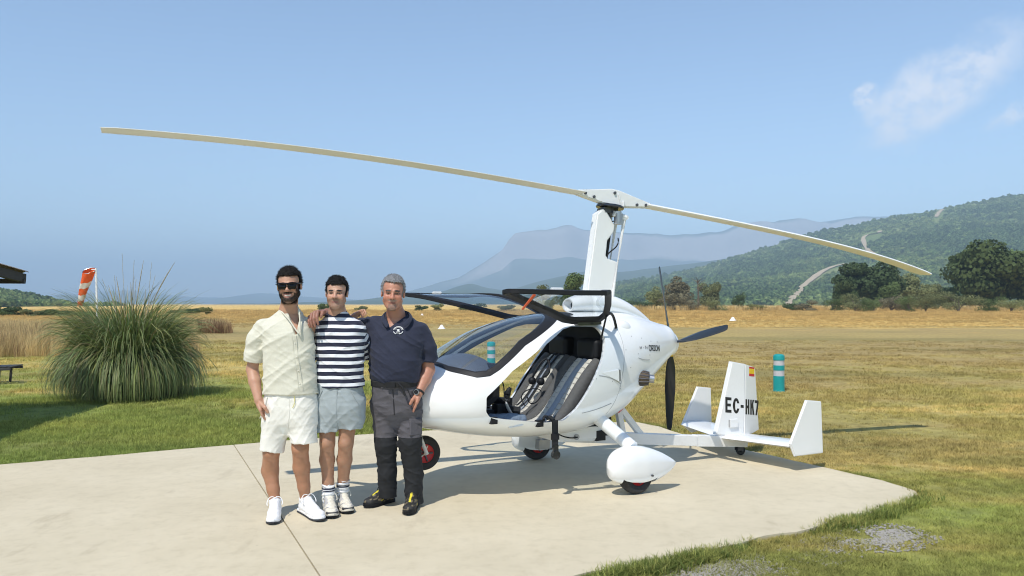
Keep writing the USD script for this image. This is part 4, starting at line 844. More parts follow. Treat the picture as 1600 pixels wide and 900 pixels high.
SHORTG = mat('grey_blue_cotton', (.32, .36, .37), .9, .05, 18., bump=.25, bscale=350.); NAVY = mat('navy_pique', (.014, .018, .040), .85, .12, 40., bump=.3, bscale=500., sheen=.08)
TROUS = mat('grey_trouser_cloth', (.085, .080, .090), .85, .10, 25., bump=.25, bscale=350.); BLACKCL = mat('black_softshell', (.010, .011, .013), .85, .2, 30., bump=.2, bscale=250.)
SHOEW = mat('white_shoe', (.80, .80, .80), .5, .03, 20.); SHOEG = mat('cream_mesh_shoe', (.66, .62, .52), .7, .12, 60., bump=.3, bscale=200.); SOCK = mat('white_sock', (.74, .74, .74), .9, .04, 80., bump=.3, bscale=300.)
SHOETINT = tinted('trail_shoe', .7, .2, 60., bump=.4)
STRIPE = striped('navy_white_stripes', (.010, .013, .035), (.74, .75, .78), .45)
LENS = mat('dark_lens', (.004, .004, .004), .12, .1, 5., spec=.25)
def stock(name, label, Y0, foot):
    t = thing(name, label, 'person', (0, 0, 0)); return t, (lambda px, py, dy=0.0: at(px, py, Y0 + dy))

def span(A, x0, y0, d0, x1, y1, d1):
    """Box that holds a pixel window over a range of depths."""
    c = np.array([A(x, y, d) for x in (x0, x1) for y in (y0, y1) for d in (d0, d1)]); return c.min(0), c.max(0)
def foot_of(heel, toe):
    d = toe - heel; return heel + d * .20 + [0, 0, .105], heel + d * .5 + [0, 0, .055]
# ---- man in the linen shirt ------------------------------------------------
def man_linen():
    Y0 = 5.72; p, A = stock('person', 'man in pale linen shirt, white shorts and dark sunglasses, hand in pocket', Y0, None)
    hc, HR, hk = A(452.0, 446.5, -.05), rotm(math.radians(6), math.radians(4), math.radians(-3)), 1.0
    neck = A(451, 488, .035)
    F = Field(*span(A, 375, 838, -.42, 585, 408, .42), .0042)
    head(F, hc, HR, hk, neck)
    tors = [(A(0, 660)[2], 452, .02, 33, .10), (A(0, 610)[2], 452, .02, 34, .105), (A(0, 560)[2], 451, .02, 34, .105), (A(0, 520)[2], 449, .02, 33, .102), (A(0, 505)[2], 448, .03, 24, .082), (A(0, 493)[2], 450, .035, 16, .062)]
    m = Y0 / FPX
    rows = [(z, (x - 800) * m, Y0 + dy, w * m, d) for z, x, dy, w, d in tors]; F.stack(rows, .02)
    # picture-left arm: hangs, hand going into the pocket
    sh, el, wr = A(405, 513, .03), A(394, 577, .06), A(404, 625, -.05)
    F.chain([sh + [0, 0, -.02], el], [.040, .042], .02); F.chain([el, el * .6 + wr * .4, wr], [.042, .043, .028], .012)
    kn = [A(407 + 3.2 * i, 641 - 1.0 * i, -.105 + .03 * i) for i in range(4)]
    tips = [[k + [.012, .0, -.035], k + [.022, .012, -.055], k + [.028, .02, -.07]] for k in kn]
    hand(F, wr, kn, tips, [A(407, 630, -.08), A(414, 637, -.115), A(418, 644, -.112)], (.55, -.8, 0))
    # picture-right arm: behind the man in stripes, fingers on the far man's shoulder
    sh2, el2, wr2 = A(484, 507, .05), A(512, 522, .27), A(548, 497, .36)
    F.chain([sh2 + [0, .01, -.02], el2, wr2], [.040, .040, .028], .02)
    kn = [A(560 + 2.0 * i, 489 - 1.2 * i, .30 - .015 * i) for i in range(4)]
    hand(F, wr2, kn, [[k + [.022, -.03, .005], k + [.034, -.045, -.014], k + [.038, -.05, -.03]] for k in kn], [A(553, 494, .32), A(557, 499, .28), A(561, 502, .25)], (0, -.3, 1))
    # legs
    for hip, knee, calf, ank, ft in ((A(436, 640, .03), A(424, 706, .0), A(422, 735, .05), *foot_of(ground(431, 803), ground(426, 821))), (A(470, 640, .03), A(469, 700, -.0), A(471, 730, .05), *foot_of(ground(471, 799), ground(504, 816)))):
        F.chain([hip, knee], [.085, .058], .02); F.chain([knee, calf, calf * .4 + ank * .6, ank], [.057, .060, .043, .037], .02); F.cap(ank, ft, .036, .030, .02); F.ell(knee + [0, -.035, -.005], (.035, .03, .04), .02)
    t = F.mesh(2); col = face_tint(t.vertices, hc, HR, hk, (.45, .25, .165), (.34, .13, .11), ((.030, .020, .015), .93), .95, (.02, .014, .01), True)
    legs = t.vertices[:, 2] < A(0, 690)[2]; col[legs] = np.array([.38, .19, .108])
    obj('body', t, SKIN, p, tint=col)
    obj('beard', beard_mesh(t, col, hc, HR, hk, .11, 4200, .009, 5), HAIRB, p, smooth=True)
    obj('hair', hair_mesh(hc, HR, hk, .076, .015, 21), HAIRB, p, smooth=True)
    w = lambda x, y, z: hc + HR @ (np.array([x, y, z]) * hk)
    sg = thing('sunglasses', None, None, parent=p)
    for s in (-1, 1):
        F = Field(w(s * .034, -.10, .0) - .06, w(s * .034, -.10, .0) + .06, .003)
        for a, b in ((-.022, .020), (.022, .018)):
            F.cap(w(s * .034 + a, -.098 + .25 * max(0, a * s), b - .002), w(s * .034 + a * .86, -.097 + .25 * max(0, a * s), -.014), .0075, .0075, .012)
        F.cap(w(s * .034 - .022, -.099, .012), w(s * .034 + .022, -.097 + (.0055 if s else 0), .012), .008, .008, .01); F.cap(w(s * .034 - .018, -.099, -.012), w(s * .034 + .018, -.099, -.012), .008, .008, .01); F.cap(w(s * .034 - .02, -.099, 0), w(s * .034 + .02, -.098, 0), .008, .008, .01)
        obj('lens', F.mesh(1), LENS, sg, smooth=True)
        obj('temple', tube([w(s * .064, -.093, .016), w(s * .080, -.06, .016), w(s * .085, .005, .010)], [.006, .005, .004], 8), LENS, sg)
    obj('bridge', tube(spline([w(-.064, -.092, .019), w(-.034, -.104, .021), w(0, -.108, .019), w(.034, -.104, .021), w(.064, -.092, .019)], 16), .0065, 8), LENS, sg)
    # shirt
    S = Field(*span(A, 375, 640, -.30, 520, 470, .42), .0048)
    rows = [(z, (x - 800) * m, Y0 + dy, w_ * m, d) for z, x, dy, w_, d in [(A(0, 614)[2], 453, .015, 42, .135), (A(0, 590)[2], 452, .015, 40.5, .132), (A(0, 560)[2], 451, .015, 39.5, .128), (A(0, 525)[2], 449, .015, 40, .125), (A(0, 509)[2], 446.5, .02, 37, .110), (A(0, 500)[2], 447, .028, 30, .090), (A(0, 492)[2], 449, .032, 22, .074), (A(0, 482)[2], 451, .035, 15, .060)]]
    S.stack(rows, .02)
    S.chain([A(411, 510, .03), A(401, 530, .04), el * .70 + sh * .30], [.056, .066, .066], .03); cuff = sh * .40 + el * .60
    S.chain([cuff, sh * .22 + el * .78], [.071, .069], .003)
    S.chain([A(478, 509, .07), el2 * .9 + sh2 * .1 + [0, .03, 0]], [.056, .056], .02)
    S.ruffle(folds(.0085, [(.55, 11, 2.4, 1.0), (.75, 26, 5, .22), (-.5, 20, 5, .35), (.15, 34, 7, .15)], 31), .03)
    q_ = sh * .20 + el * .80; dn = (el - sh) / np.linalg.norm(el - sh); S.cut(lambda P: np.where(np.linalg.norm(P - q_, axis=-1) < .12, (P - q_) @ dn, -1.)); S.cap(q_, sh * .36 + el * .64, .056, .052, .003, True)
    S.cap(neck + [0, .0, .09], neck + [0, .005, -.012], .066, .068, .004, True)
    tri = [A(448, 478), A(469, 478), A(469.5, 521), A(467, 523)]; pl = Polygon([(q[0], q[2]) for q in tri]); pc = np.array(pl.exterior.coords)[:-1]
    def wedge(P):
        d = np.full(P.shape[:-1], -9.0); s_ = 1 if Polygon(pc).exterior.is_ccw else -1
        for i in range(len(pc)):
            a, b = pc[i], pc[(i + 1) % len(pc)]; n = np.array([(b - a)[1], -(b - a)[0]]) * s_; n /= np.linalg.norm(n); d = np.maximum(d, (P[..., 0] - a[0]) * n[0] + (P[..., 2] - a[1]) * n[1])
        return np.maximum(d, P[..., 1] - Y0 - .02)
    S.carve(wedge, [pc[:, 0].min(), Y0 - .25, pc[:, 1].min()], [pc[:, 0].max(), Y0 + .02, pc[:, 1].max()], .003)
    sm = S.mesh(2); shirt = obj('shirt', sm, LINEN, p, smooth=True)
    front = Front(sm)
    rib = lambda q, off=.002: [front(a, off) for a in q]
    obj('placket', tube(rib([A(x, y) for x, y in ((468.5, 523), (470.5, 545), (473, 565), (476, 585), (479, 606))], .0), .0026, 6), LINEN, shirt); obj('placket', tube(rib([A(x, y) for x, y in ((463, 523), (465, 545), (467.5, 565), (470.5, 585), (473.5, 606))], -.0005), .0018, 6), LINEN, shirt)
    for y in (535, 556, 577, 597): obj('button', tube([front(A(466.5 + (y - 530) * .12, y), -.001), front(A(466.5 + (y - 530) * .12, y), .003)], .0042, 10), SHORTW, shirt)
    obj('collar', tube(spline([A(468.5, 520, -.105), A(468.5, 500, -.085), A(467, 484, -.045), A(463, 478.5, .04), A(452, 477.5, .105), A(440, 479.5, .06), A(438, 484, .0), A(444, 491, -.055), A(452, 500, -.09), A(460, 512, -.105), A(467, 521, -.112)], 50), .0055, 8), LINEN, shirt)
    # shorts
    S = Field(*span(A, 395, 715, -.26, 515, 590, .28), .005)
    S.stack([(A(0, 676)[2], (450 - 800) * m, Y0 + .02, 24 * m, .07), (A(0, 655)[2], (452 - 800) * m, Y0 + .02, 38.5 * m, .122), (A(0, 625)[2], (453 - 800) * m, Y0 + .02, 40 * m, .13), (A(0, 596)[2], (453 - 800) * m, Y0 + .02, 37 * m, .118)], .02)
    S.cap(A(434, 638, .015), A(424.5, 709, .0), .100, .083, .05); S.cap(A(472, 638, .015), A(475, 694, -.01), .100, .094, .05)
    S.cut(lambda P: np.where(P[..., 0] < A(449, 0)[0], A(0, 704)[2] - .18 * (P[..., 0] - A(425, 0)[0]), A(0, 690)[2]) - P[..., 2])
    S.carve(lambda P: np.linalg.norm((P - A(424.5, 714, 0)) / [1, 1, .8], axis=-1) - .074, A(404, 725, -.12), A(446, 690, .12)); S.carve(lambda P: np.linalg.norm((P - A(474.5, 700, -.01)) / [1, 1, .8], axis=-1) - .084, A(450, 715, -.12), A(498, 680, .12))
    S.cap(A(411, 627, -.10), A(416, 646, -.115), .022, .012, .01, True)
    S.ruffle(folds(.0065, [(1.1, 14, 3.0, .8), (.9, 30, 5, .35), (-.9, 15, 4, .5), (.2, 30, 8, .25)], 77), .03)
    sm = S.mesh(2); so = obj('shorts', sm, SHORTW, p, smooth=True); front = Front(sm)
    obj('pocket_seam', tube([front(A(x, y), .001) for x, y in ((423, 618), (420, 630), (414, 645), (409, 652))], .003, 6), SHORTW, so)
    obj('fly_seam', tube([front(A(x, y), .0) for x, y in ((459, 614), (459, 630), (458, 650), (455, 664))], .003, 6), SHORTW, so); obj('drawcord', tube(spline([front(A(466, 616), .004), front(A(467, 626), .006), front(A(464, 634), .005)], 8), .0025, 5), mat('yellow_cord', (.55, .50, .12), .8, .1), so)
    shoe(p, ground(431, 803), ground(426, 821), SHOEW, mat('dark_outsole', (.05, .05, .055), .7, .1), SHOEW, None); shoe(p, ground(471, 799), ground(504, 816), SHOEW, 
         UsdShade.Material.Get(stage, LOOK + 'dark_outsole'), SHOEW, None)
class Front:
    """Finds the front of a garment, for things sewn on it."""
    def __init__(s, m): s.v = np.asarray(m.vertices)
    def __call__(s, q, off=.0):
        d = np.hypot(s.v[:, 0] - q[0], s.v[:, 2] - q[2]); k = d < .012
        y = s.v[k, 1].min() if k.any() else q[1]
        return np.array([q[0], y - off, q[2]])

# ---- man in the striped top ------------------------------------------------
def man_striped():
    Y0 = 5.82; p, A = stock('person', 'dark-haired man in navy and white striped top between the two others', Y0, None); m = Y0 / FPX
    hc, HR, hk = A(526, 458, -.04), rotm(math.radians(4), math.radians(3), math.radians(1)), .935
    neck = A(527, 490, .03)
    F = Field(*span(A, 430, 825, -.42, 625, 420, .42), .0042)
    head(F, hc, HR, hk, neck)
    row = lambda L_: [(A(0, y)[2], (x - 800) * m, Y0 + dy, w * m, d) for y, x, dy, w, d in L_]
    F.stack(row([(642, 530, .02, 30, .095), (605, 530, .02, 30, .095), (560, 530, .02, 31, .10), (525, 529, .02, 30, .098), (507, 528, .025, 22, .080), (497, 527, .03, 15, .06)]), .02)
    sh, el, wr = A(499, 509, .03), A(486, 553, .20), A(452, 556, .31); F.chain([sh + [0, 0, -.02], el, wr], [.04, .038, .027], .02)
    kn = [A(440 - .8 * i, 553 + 4 * i, .31) for i in range(4)]; hand(F, wr, kn, [[k + [-.03, -.006, 0], k + [-.05, -.014, 0], k + [-.066, -.022, 0]] for k in kn], [A(448, 549, .30), A(441, 544, .29), A(434, 543, .28)], (0, 1, 0))
    sh2, el2, wr2 = A(557, 509, .03), A(572, 553, .20), A(604, 556, .33); F.chain([sh2 + [0, 0, -.02], el2, wr2], [.04, .038, .027], .02)
    kn = [A(615 + .8 * i, 553 + 4 * i, .34) for i in range(4)]; hand(F, wr2, kn, [[k + [.03, -.004, 0], k + [.05, -.01, 0], k + [.066, -.02, 0]] for k in kn], [A(608, 549, .33), A(615, 544, .33), A(622, 543, .32)], (0, 1, 0))
    for hip, knee, calf, ank, ft in ((A(512, 630, .03), A(511.5, 692, -.01), A(511, 718, .03), *foot_of(ground(512.5, 797), ground(520, 811.5))), (A(546, 630, .03), A(540.5, 692, .01), A(538.5, 718, .05), *foot_of(ground(532.5, 791), ground(545.5, 804)))):
        F.chain([hip, knee], [.08, .054], .02); F.chain([knee, calf, calf * .4 + ank * .6, ank], [.052, .054, .040, .034], .02); F.cap(ank, ft, .033, .028, .02); F.ell(knee + [0, -.034, -.005], (.032, .028, .038), .02)
    t = F.mesh(2); col = face_tint(t.vertices, hc, HR, hk, (.47, .275, .19), (.34, .14, .115), ((.16, .10, .075), .50), .5, (.016, .011, .009))
    legs = t.vertices[:, 2] < A(0, 660)[2]; col[legs] = np.array([.36, .195, .12]); obj('body', t, SKIN, p, tint=col)
    obj('hair', hair_mesh(hc, HR, hk, .071, .012, 41), HAIRB, p, smooth=True)
    S = Field(*span(A, 470, 620, -.28, 590, 478, .40), .0046)
    S.stack(row([(604.5, 530.5, .015, 39, .122), (585, 530.5, .015, 37.5, .118), (555, 530.5, .015, 36.5, .115), (525, 530, .015, 37, .115), (510, 529, .02, 35, .10), (502, 528, .027, 29, .084), (495, 527, .03, 21, .068), (488, 527, .03, 14, .058)]), .02)
    for a, b in ((sh, el), (sh2, el2)): S.chain([a + (b - a) * .04 + [0, 0, -.012], a + (b - a) * .5, b], [.054, .060, .058], .03)
    S.ruffle(folds(.009, [(.5, 15, 4, .8), (-.55, 16, 4, .8), (0.1, 32, 7, .35)], 51), .03)
    for a, b in ((sh, el), (sh2, el2)): S.cap(b + (b - a) * .3, b, .05, .046, .003, True)
    S.cap(neck + [0, 0, .09], neck + [0, .004, -.006], .060, .061, .003, True)
    sm = S.mesh(2); v = sm.vertices
    pitch = 11.2 * m; band = (v[:, 2] - A(0, 601.8)[2]) / pitch + .02 * np.sin(v[:, 0] * 30)
    ax = np.abs(v[:, 0] - A(530, 0)[0]); curve = np.maximum(0, ax - .10); band = band + curve * curve * 28 * (v[:, 2] > A(0, 530)[2])
    for a, b in ((sh, el), (sh2, el2)):
        d = b - a; q = (v - a) @ d / (d @ d); r = np.linalg.norm(v - a - q[:, None] * d, axis=1); k = (r < .075) & (q > .28) & (ax > 34.5 * m)
        band[k] = (A(0, 512)[2] - A(0, 601.8)[2]) / pitch - q[k] * np.linalg.norm(d) / pitch * .95
    top = obj('striped_top', sm, STRIPE, p, scal=band)
    obj('collar', tube(spline([neck + [.061 * math.sin(a), .006 - .058 * math.cos(a), .008 - .016 * math.cos(a)] for a in np.linspace(0, 2 * math.pi, 24)], 40), .010, 8), NAVY, top)
    S = Field(*span(A, 480, 685, -.26, 582, 590, .28), .005)
    S.stack(row([(668, 530, .02, 22, .07), (652, 530, .02, 36, .115), (636, 530, .02, 38.5, .127), (625, 530, .02, 38, .125), (598, 530, .02, 36, .112)]), .02)
    S.cap(A(511, 634, .015), A(511.5, 680, -.005), .092, .089, .045); S.cap(A(549, 634, .015), A(547.5, 678, .01), .092, .088, .045)
    S.cut(lambda P: np.where(P[..., 0] < A(530, 0)[0], A(0, 672.5)[2], A(0, 669)[2]) - P[..., 2])
    S.carve(lambda P: np.linalg.norm((P - A(511.5, 683, -.005)) / [1, 1, .8], axis=-1) - .078, A(490, 700, -.12), A(531, 655, .12)); S.carve(lambda P: np.linalg.norm((P - A(546, 680, .01)) / [1, 1, .8], axis=-1) - .076, A(525, 695, -.12), A(568, 655, .12))
    S.ruffle(folds(.007, [(.9, 15, 4, .8), (-.9, 15, 4, .8), (.0, 30, 8, .35)], 91), .03)
    sm = S.mesh(2); so = obj('shorts', sm, SHORTG, p, smooth=True); front = Front(sm)
    obj('fly_seam', tube([front(A(x, y), .0) for x, y in ((531, 608), (531, 625), (530.5, 645), (530, 668))], .003, 6), SHORTG, so)
    for s in (-1, 1): obj('pocket_seam', tube([front(A(530 + s * x, y), .001) for x, y in ((22, 608), (27, 618), (33, 628))], .003, 6), SHORTG, so)
    for ank, cf, ty in ((foot_of(ground(512.5, 797), ground(520, 811.5))[0], A(511, 718, .03), 756), (foot_of(ground(532.5, 791), ground(545.5, 804))[0], A(538.5, 718, .05), 749)):
        S = Field(ank - .09, ank + [.09, .09, .22], .0042); top_ = at(ank[0] / ank[1] * FPX + 800, ty, ank[1]); top_ = ank + (cf - ank) * (top_[2] - ank[2]) / (cf[2] - ank[2])
        S.chain([ank + [0, 0, -.03], ank + (top_ - ank) * .35, top_ + (top_ - ank) * .3], [.044, .044, .049], .01); S.cut(lambda P: P[..., 2] - top_[2]); S.ruffle(lambda P: -.004 * np.sin(P[:, 2] * 220 + 6 * meshkit.noise(P * 20, 3)), .02)
        sk = obj('sock', S.mesh(1), SOCK, p, smooth=True)
        for dz in (.030, .045): obj('sock_band', lathe([(.045, -.004), (.0495, -.004), (.0495, .004), (.045, .004), (.045, -.004)], 24, tuple(top_ - (top_ - ank) / np.linalg.norm(top_ - ank) * dz)), NAVY, sk)
    def style(q):
        c = np.tile([.64, .60, .50], (len(q), 1)); n = meshkit.noise(np.c_[q[:, 0] * 9, q[:, 1] * 40, q[:, 2] * 55], 4); c[(n > .56) & (np.abs(q[:, 1]) > .018)] = (.42, .41, .40); c[(q[:, 0] > .86) & (q[:, 2] < .050)] = (.05, .05, .055); c[(np.abs(q[:, 1]) > .026) & (np.abs(q[:, 2] - .06 - .03 * np.sin(q[:, 0] * 9)) < .006)] = (.25, .26, .28); return c
    shoe(p, ground(512.5, 797), ground(520, 811.5), SHOETINT, BLACKRUB, SHOEG, style, 'trainer'); shoe(p, ground(532.5, 791), ground(545.5, 804), SHOETINT, BLACKRUB, SHOEG, style, 'trainer')

# ---- man in the navy polo --------------------------------------------------
def man_polo():
    Y0 = 5.98; p, A = stock('person', 'grey-haired man in navy polo shirt and grey work trousers beside the gyroplane', Y0, None); m = Y0 / FPX
    hc, HR, hk = A(614, 458, -.05), rotm(math.radians(7), math.radians(5), math.radians(3)), 1.02
    neck = A(619, 494, .03)
    F = Field(*span(A, 468, 818, -.45, 690, 420, .42), .0044)
    head(F, hc, HR, hk, neck)
    row = lambda L_: [(A(0, y)[2], (x - 800) * m, Y0 + dy, w * m, d) for y, x, dy, w, d in L_]
    F.stack(row([(640, 619, .02, 31, .105), (600, 618, .01, 32, .12), (560, 619, .01, 34, .125), (530, 620, .02, 34, .108), (513, 620, .025, 27, .088), (500, 619, .03, 17, .064)]), .02)
    # picture-right arm, hand in the pocket
    sh, el, wr = A(662, 518, .03), A(669.5, 578, .05), A(654, 614, -.07)
    F.chain([sh + [0, 0, -.02], el], [.045, .050], .02); F.chain([el, el * .6 + wr * .4, wr], [.050, .050, .032], .012)
    kn = [A(651.5 - 2.6 * i, 629 - .8 * i, -.12 + .03 * i) for i in range(4)]
    hand(F, wr, kn, [[k + [-.014, .0, -.035], k + [-.024, .010, -.055], k + [-.03, .018, -.07]] for k in kn], [A(650, 619, -.09), A(644.5, 625, -.125), A(641, 631, -.125)], (-.55, -.8, 0), wr=.03)
    # picture-left arm round the shoulders of the man in stripes
    sh2, el2, wr2 = A(588, 508, .03), A(552, 512, .28), A(511, 488, -.02)
    F.chain([sh2 + [0, .0, -.02], el2], [.044, .046], .02); F.chain([el2, wr2], [.048, .031], .012)
    B = lambda x, y, d: at(x, y, 5.82 + d)
    kn = [B(496.5, 487, -.125), B(491.5, 488, -.12), B(487, 491, -.105), B(483.5, 495, -.085)]
    tips = [[B(495, 496, -.150), B(496, 502, -.152), B(497, 507, -.148)], [B(490, 498, -.150), B(491, 505, -.152), B(492.5, 510, -.148)], [B(485.5, 500, -.140), B(486.5, 506, -.142), B(488, 511, -.138)], [B(482.5, 502, -.125), B(483, 507, -.127), B(484.5, 511, -.125)]]
    hand(F, wr2, kn, tips, [B(506, 487, -.04), B(504, 488.5, -.105), B(502.5, 492, -.125), B(501.5, 496, -.13)], (.3, -.5, .8), r=.0108, wr=.031)
    for hip, knee, ank, ft in ((A(604, 630, .03), A(603, 692, .01), *foot_of(ground(613, 783), ground(569.5, 794.5))), (A(636, 630, .03), A(641, 695, .0), *foot_of(ground(647.5, 788), ground(637, 806.5)))):
        F.chain([hip, knee, ank], [.080, .055, .036], .02); F.cap(ank, ft, .034, .028, .02)
    t = F.mesh(2); col = face_tint(t.vertices, hc, HR, hk, (.43, .205, .135), (.30, .12, .10), ((.24, .21, .19), .0), .7, (.05, .04, .036))
    q = ((t.vertices - hc) @ HR) / hk; gt = np.clip((np.clip(.034 - np.abs(q[:, 0]), 0, 1) * 60), 0, 1) * np.clip((-.070 - q[:, 2]) * 90, 0, 1) * (q[:, 1] < -.03) * (q[:, 2] > -.14)
    lipm = np.clip(1.5 - ((q[:, 0] / .027) ** 2 + ((q[:, 2] + .0655) / .0095) ** 2), 0, 1); gt = gt * (1 - lipm) * (.6 + .4 * meshkit.noise(t.vertices * 300, 4)); col = col * (1 - .62 * gt[:, None]) + np.array([.20, .165, .14]) * .62 * gt[:, None]
    hnd = (t.vertices[:, 0] < A(530, 0)[0]) & (t.vertices[:, 2] < A(0, 470)[2]); col[hnd] = (.29, .14, .10)
    obj('body', t, SKIN, p, tint=col)
    gm = gt > .12; fc = t.faces[gm[t.faces].all(1)]; col2 = np.where(gm[:, None], .0, 1.0) * np.ones(3); obj('beard', beard_mesh(t, col2, hc, HR, hk, .5, 900, .005, 6), mat('grey_beard', (.19, .17, .16), .7, .4, 120.), p, smooth=True)
    obj('hair', hair_mesh(hc, HR, hk, .086, .012, 61, fuzz=.003), HAIRG, p, smooth=True)
    S = Field(*span(A, 530, 612, -.34, 695, 480, .42), .0048)
    S.stack(row([(594.5, 617.5, .0, 37, .150), (588, 617.5, -.005, 39, .158), (570, 618, -.005, 41, .160), (545, 619, .0, 42, .148), (525, 620, .01, 43, .130), (512, 620.5, .02, 42, .105), (503, 620, .028, 32, .085), (496, 619.5, .032, 23, .07), (488, 619, .035, 16, .062)]), .02)
    S.chain([A(657, 516, .03), sh * .55 + el * .45 + [.01, 0, 0], sh * .34 + el * .66 + [.008, 0, 0]], [.062, .068, .070], .02); S.chain([A(588, 508, .03), sh2 * .4 + el2 * .6, el2], [.066, .066, .058], .025)
    S.ruffle(folds(.011, [(-.6, 13, 3.0, .9), (-.8, 22, 5, .18), (.3, 13, 4, .4), (-.2, 28, 6, .12)], 71), .03)
    b = sh * .32 + el * .68; S.cap(b + (el - sh) * .2, b, .062, .060, .003, True)
    S.cap(neck + [0, 0, .09], neck + [0, .004, -.010], .068, .070, .003, True)
    pc = np.array([[A(600.5, 0)[0], A(0, 486)[2]], [A(611, 0)[0], A(0, 511.5)[2]], [A(638, 0)[0], A(0, 491)[2]], [A(630, 0)[0], A(0, 480)[2]]]); ccw = 1 if Polygon(pc).exterior.is_ccw else -1
    def wedge(P):
        d = np.full(P.shape[:-1], -9.0)
        for i in range(4):
            a, b_ = pc[i], pc[(i + 1) % 4]; n = np.array([(b_ - a)[1], -(b_ - a)[0]]) * ccw; n /= np.linalg.norm(n); d = np.maximum(d, (P[..., 0] - a[0]) * n[0] + (P[..., 2] - a[1]) * n[1])
        return np.maximum(d, P[..., 1] - Y0 - .02)
    S.carve(wedge, [pc[:, 0].min(), Y0 - .25, pc[:, 1].min()], [pc[:, 0].max(), Y0 + .02, pc[:, 1].max()], .003)
    sm = S.mesh(2); polo = obj('polo_shirt', sm, NAVY, p, smooth=True); front = Front(sm)
    # collar flaps: two soft folded leaves
    for pts in ([(618, 485, .095), (606, 487, .06), (600, 491, .0), (601, 499, -.07), (608, 509, -.112)], [(618, 485, .095), (631, 486, .06), (640, 490, .0), (639, 498, -.07), (628, 507, -.114)]):
        C = Field(*span(A, 588, 522, -.2, 656, 474, .2), .0042); q = spline([A(*u) for u in pts], 40)
        for i in range(39):
            o = np.array([np.sign(q[i, 0] - A(619, 0)[0]) * .014, -.003, -.019]) * min(1, .5 + i / 36)
            C.cap(q[i], q[i] + o, .0055, .005, .006)
        obj('collar', C.mesh(2), NAVY, polo, smooth=True)
    # chest emblem: a broken white ring with a small figure, stitched on
    ec = A(625.5, 515.5); em = []
    for a0, a1, r, t_ in ((.2, 2.95, .034, .0032), (3.4, 4.3, .034, .003), (5.0, 6.0, .034, .003), (.1, 3.0, .026, .0013)):
        em.append(tube([front(ec + [r * math.cos(a) * 1.05, 0, r * .8 * math.sin(a)], .0012) for a in np.linspace(a0, a1, 14)], t_, 5))
    for x0, z0, x1, z1, t_ in ((-.012, .004, .008, .008, .003), (-.004, .004, -.010, -.012, .0025), (.004, .006, .008, -.012, .0025), (0, .008, .0, -.010, .0035), (-.016, -.019, .016, -.020, .002)): em.append(tube([front(ec + [x0, 0, z0], .0012), front(ec + [x1, 0, z1], .0012)], t_, 5))
    obj('chest_emblem', cat_(em), SOCK, polo)
    # trousers: grey above, black below the knee
    def legs(lo, hi):
        S = Field(*span(A, 575, 812, -.28, 680, 588, .30), .005)
        S.stack(row([(668, 620, .02, 12, .05), (655, 620, .02, 31, .105), (640, 619.5, .02, 38.5, .143), (620, 618.5, .015, 38, .146), (594, 617.5, .01, 35.5, .138)]), .02)
        S.chain([A(600, 632, .02), A(603, 692, .0), A(605, 740, .03), A(606.5, 777, .05)], [.099, .080, .068, .066], .03); S.chain([A(639, 632, .02), A(641, 692, -.01), A(646, 740, .01), A(647.5, 786, .02)], [.100, .082, .068, .068], .03)
        S.ruffle(folds(.008, [(.5, 14, 5, .8), (-.5, 17, 5, .8), (.15, 34, 6, .35)], 101), .03)
        zc = lambda P: A(0, 682)[2] + .1 * (P[..., 0] - A(624, 0)[0]) * 0
        S.cut((lambda P: P[..., 2] - zc(P)) if lo else (lambda P: zc(P) - P[..., 2]))
        if lo: S.cut(lambda P: np.where(P[..., 0] < A(625, 0)[0], A(0, 779)[2], A(0, 787)[2]) - P[..., 2])
        return S.mesh(2)
    up = legs(False, True); tr = obj('trousers', up, TROUS, p, smooth=True); obj('lower_leg_panel', legs(True, False), BLACKCL, tr, smooth=True, label='black lower legs of the grey trousers')
    front = Front(up)
    bl = thing('belt', None, None, parent=p); g = np.linspace(0, 2 * math.pi, 49)
    zb = A(0, 597.5)[2]; S = Field(*span(A, 568, 612, -.26, 676, 585, .26), .0045)
    S.stack(row([(602.5, 618, .008, 38.0, .154), (593, 617.7, .004, 38.0, .158)]), .001); obj('strap', S.mesh(1), STRAPB, bl, smooth=True)
    obj('buckle', box(*(A(609, 0)[0], A(622, 0)[0]), Y0 - .163, Y0 - .150, A(0, 602.5)[2], A(0, 594)[2]), BLACKRUB, bl)
    obj('loose_end', cat_([tube([A(622, 599, -.158), A(629, 606, -.156), A(633, 618, -.150)], [.009, .009, .008], 4)]), STRAPB, bl)
    for x in (590, 602, 632, 645): obj('belt_loop', box(A(x - 1.5, 0)[0], A(x + 1.5, 0)[0], Y0 - .153 + .00008 * (x - 617) ** 2, Y0 - .13 + .00008 * (x - 617) ** 2, A(0, 603.5)[2], A(0, 592.5)[2]), TROUS, tr)
    pk = [front(A(x, y), .0) for x, y in ((644, 656), (657, 656), (657, 676), (644, 676))]; c0 = np.mean(pk, 0)
    obj('cargo_pocket', tm(m3.Manifold.batch_hull([manifold(trimesh.creation.icosphere(1, .008).apply_translation([a[0] + (.008 if a[0] > c0[0] else 0), a[1] + (.035 if a[0] > c0[0] else .006) - dy, a[2]])) for a in pk for dy in (.012, 0)])), TROUS, tr, smooth=50)
    obj('pocket_flap', tm(m3.Manifold.batch_hull([manifold(trimesh.creation.icosphere(1, .007).apply_translation([A(x, 0)[0] + (.006 if x > 650 else 0), c0[1] + (.030 if x > 650 else -.002) - .008, A(0, y)[2]])) for x in (643, 658) for y in (653, 659)])), TROUS, tr, smooth=50)
    obj('pocket_seam', tube([front(A(x, y), .001) for x, y in ((640, 606), (645, 618), (652, 632))], .003, 6), BLACKCL, tr); obj('fly_seam', tube([front(A(x, y), .0) for x, y in ((618, 606), (619, 625), (620, 645))], .003, 6), BLACKCL, tr)
